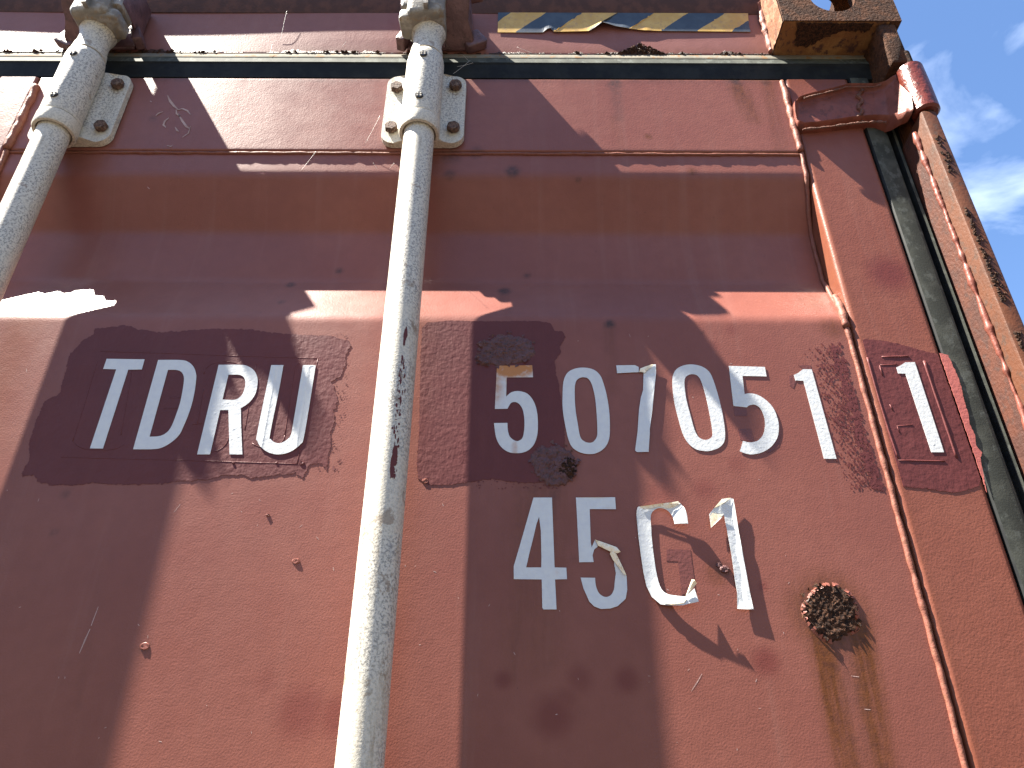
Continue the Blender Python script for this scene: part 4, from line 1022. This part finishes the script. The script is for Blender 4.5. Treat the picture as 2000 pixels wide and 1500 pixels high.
# corner post: outer J-bar with left-facing web, lit from the left
PX0 = WX(1953, 600, -.053); PX1 = WX(1989, 600, -.053)
zk0 = WZ(219, -.046, 1800); zk1 = WZ(132, -.046, 1775)
mb = MB()
mb.box(PX0, PX1, -.053, .10, .16, zk0 - .004, .004)
post = mb.build('corner_post', M['post'], sharp=30); part(post); post['label'] = 'rusty orange corner post at the right edge'
mb = MB(); mb.box(XS_R + .006, PX0 + .002, .030, .10, .16, zc0 - .001, 0); mb.box(PX0 + .0005, PX1 - .003, -.024, .099, zk0 - .006, zc0 - .001, 0)
part(mb.build('post_web', M['post']), post)
bead('weld_bead', [(PX0 - .0015, -.030, zk0 - .02), (PX0 - .0015, -.030, 1.2)], .0032, 'hinge', .8, parent=post)
mb = MB(); mb.box(PX0 - .0012, PX0 + .001, -.0285, .02, 1.0, zk0 - .012, 0); part(mb.build('post_plate', M['post_red']), post)  # thin skin giving the base of the web its own red
crv = MB()
for i in range(900):                              # scabs of rust on the post's front edge
    zz = random.uniform(1.9, zk0 - .02) if i < 500 else random.uniform(2.0, 2.35)
    if mnoise.noise(Vector((0, 5, zz * 16))) < -.02: continue
    x = PX0 + .004 + abs(random.gauss(0, .0035)) + .006 * max(0, mnoise.noise(Vector((3, 1, zz * 9)))); s = random.uniform(.0010, .0026); k = 6
    ring = [(x + s * random.uniform(.6, 1.2) * math.cos(6.283 * j / k), -.0528, zz + 1.3 * s * random.uniform(.6, 1.2) * math.sin(6.283 * j / k)) for j in range(k)]
    crv.add(ring + [(x, -.0534 - random.uniform(.2, .8) * s, zz)], [(j, (j + 1) % k, k) for j in range(k)])
o = part(crv.build('rust_flake', M['rust'], smooth=False), post); o['kind'] = 'stuff'
# upper hinge lug hanging below the casting
mb = MB(); mb.box(PX0 - .010, PX1 - .004, -.050, .05, zk1 + .006, zc0 - .0012, .004)
part(mb.build('hinge_lug', M['casting']), post)
# knuckle on the pin
KX = WX(1794, 178, -.044); KY = -.042; KR = .0165
mb = MB(); mb.lathe([(KR - .003, zk0), (KR, zk0 + .003), (KR + .0004, (zk0 + zk1) / 2), (KR, zk1 - .003), (KR - .003, zk1)], 40, (KX, KY))
kn = part(mb.build('hinge_knuckle', M['knuckle'], sharp=40)); kn['label'] = 'glossy dark red hinge knuckle'
mb = MB(); mb.lathe([(.0085, zk0 - .03), (.0085, zk1 + .03)], 24, (KX, KY)); part(mb.build('hinge_pin', M['rust']), kn)
# blade welded on the door stile
tp = [(1548, 207), (1556, 196), (1570, 190), (1600, 182), (1640, 172), (1652, 168), (1680, 168), (1705, 168), (1725, 163), (1745, 148), (1760, 136), (1772, 130)]
bt = [(1549, 228), (1556, 248), (1568, 254), (1600, 251), (1640, 246), (1660, 243), (1690, 240), (1712, 239), (1735, 240), (1752, 234), (1768, 224), (1784, 217)]
yy = [-.006, -.008, -.009, -.010, -.0105, -.011, -.0115, -.013, -.018, -.030, -.042, -.049]
K = len(tp); V_ = 45
def interp_list(L_, u): 
    i = min(int(u), len(L_) - 2); t = u - i; a, b = np.array(L_[i], float), np.array(L_[i + 1], float); return a + (b - a) * t
cols_ = np.linspace(0, K - 1, 60); v = []; f = []
for u in cols_:
    a, b = interp_list(tp, u), interp_list(bt, u); yb_ = float(np.interp(u, range(K), yy))
    A_, B_ = W(a[0], a[1], yb_), W(b[0], b[1], yb_)
    for j in range(V_):
        t = j / (V_ - 1); p = A_ + (B_ - A_) * t
        e = min(t, 1 - t); rim = math.exp(-((e - .07) / .045) ** 2) * min(1, u / 1.2)
        left = math.exp(-(u / .9) ** 2)
        edge = max(0, 1 - e / .035)
        y = yb_ - .0085 * max(rim, left) * min(1, max(0, (10.5 - u) / 2)) + .0045 * edge + .0006 * mnoise.noise(Vector((p[0] * 60, p[2] * 60, 3)))
        v.append((p[0], y, p[2]))
n0 = len(v)
for i, u in enumerate(cols_):
    for j in (0, V_ - 1):
        p = v[i * V_ + j]; v.append((p[0], p[1] + .013, p[2] + (.002 if j == 0 else -.002) * 0))
for i in range(len(cols_) - 1):
    for j in range(V_ - 1):
        a = i * V_ + j; f.append((a, a + 1, a + V_ + 1, a + V_))
    a = i * V_; q = n0 + i * 2; f.append((a, a + V_, q + 2, q))
    a = i * V_ + V_ - 1; f.append((a, q + 1, q + 3, a + V_))
f.append(tuple([j for j in range(V_)] + [n0 + 1, n0]))
blade = part(np.__class__ and mesh_obj('hinge_blade', v, f, M['hinge'], smooth=True, sharp=50)); blade['label'] = 'forged hinge blade reaching across the seal'
bl = [Vector(W(1680 + 5 * math.sin(i * 1.7), 172 + i * 5.6, -.0125)) for i in range(13)]
mb = MB(); mb.tube(bl, [.0018 + .0040 * abs(mnoise.noise(p * 230)) for p in bl], 8); part(mb.build('rust_seam', M['hinge_rust']), blade)
for pts in (tp, bt):
    q = [Vector(W(pts[i][0], pts[i][1] + (2 if pts is tp else -1), yy[i] - .0075)) for i in range(2, 9)]
    mb = MB(); P = []
    for a, b in zip(q[:-1], q[1:]): P += [a.lerp(b, t / 6) for t in range(6)]
    mb.tube(P, [.0014 + .0016 * mnoise.noise(p * 200) for p in P], 7); part(mb.build('rust_edge', M['hinge_rust']), blade)

# ------------------------------------------------------------------ rest of the container (out of the frame)
WX0, WX1 = -1.985, PX1
LEN = 12.0
def corr_wall(name, x, sgn):
    ys = np.arange(.10, LEN, .07); v = []; f = []
    for i, y in enumerate(ys):
        d = .0 if (i // 2) % 2 else .034
        for zz in (.16, zc0 + .10): v.append((x - sgn * (.006 + d), y, zz))
    for i in range(len(ys) - 1): f.append((2 * i, 2 * i + 2, 2 * i + 3, 2 * i + 1))
    return part(mesh_obj(name, v, f, M['paint_warm']))
corr_wall('side_wall', WX1, 1); corr_wall('side_wall', WX0, -1)
mb = MB(); mb.box(WX0 + .01, WX1 - .01, .064, LEN, Z_TOP - .002, Z_TOP + .004); part(mb.build('roof', M['paint_warm'], smooth=False))
mb = MB(); mb.box(WX0, WX1, -.02, .12, .02, .155, .004); part(mb.build('sill', M['post']))
mb = MB(); mb.box(WX0 + .04, WX1 - .04, .05, .06, .16, Z_TOP - .013); part(mb.build('light_stop_board', M['cav'], smooth=False))  # unseen board added behind the doors to stop light leaking through
mb = MB(); mb.box(WX0, WX0 + .025, -.053, .10, .16, zc0 - .002, .004); part(mb.build('corner_post', M['post']))
c2 = cast.copy(); col.objects.link(c2); c2.location = (BASE.x * 2 * 0 + (WX0 + .162 - XC1) - BASE.x, 0, 0); c2['label'] = 'rusty corner casting at the far left corner'
mir = lambda x: 2 * BASE.x - x
ld = MB()
zs2 = np.arange(Z_RAIL_T, Z_DB, -.02)
v, f = grid(np.array([mir(XS_R), mir(XS_L)]), zs2, lambda X, Z: panel_y(Z)); ld.add(v, f)
ldoor = part(ld.build('door', M['paint'], sharp=None)); ldoor['label'] = 'left-hand door beside the first'
for xx in (mir(XC), mir(XLb) - .10):
    b = bar1.copy(); col.objects.link(b); b.location = Vector((xx, YB, 0)) + holder_loc
    b['label'] = 'galvanised locking bar on the left-hand door'
    for ch in bar1.children:
        if ch.name.startswith('paint_chip'): continue
        c_ = ch.copy(); col.objects.link(c_); c_.parent = b
    k_ = keep1.copy(); col.objects.link(k_); k_.location = Vector((xx, YB, 0)) + holder_loc
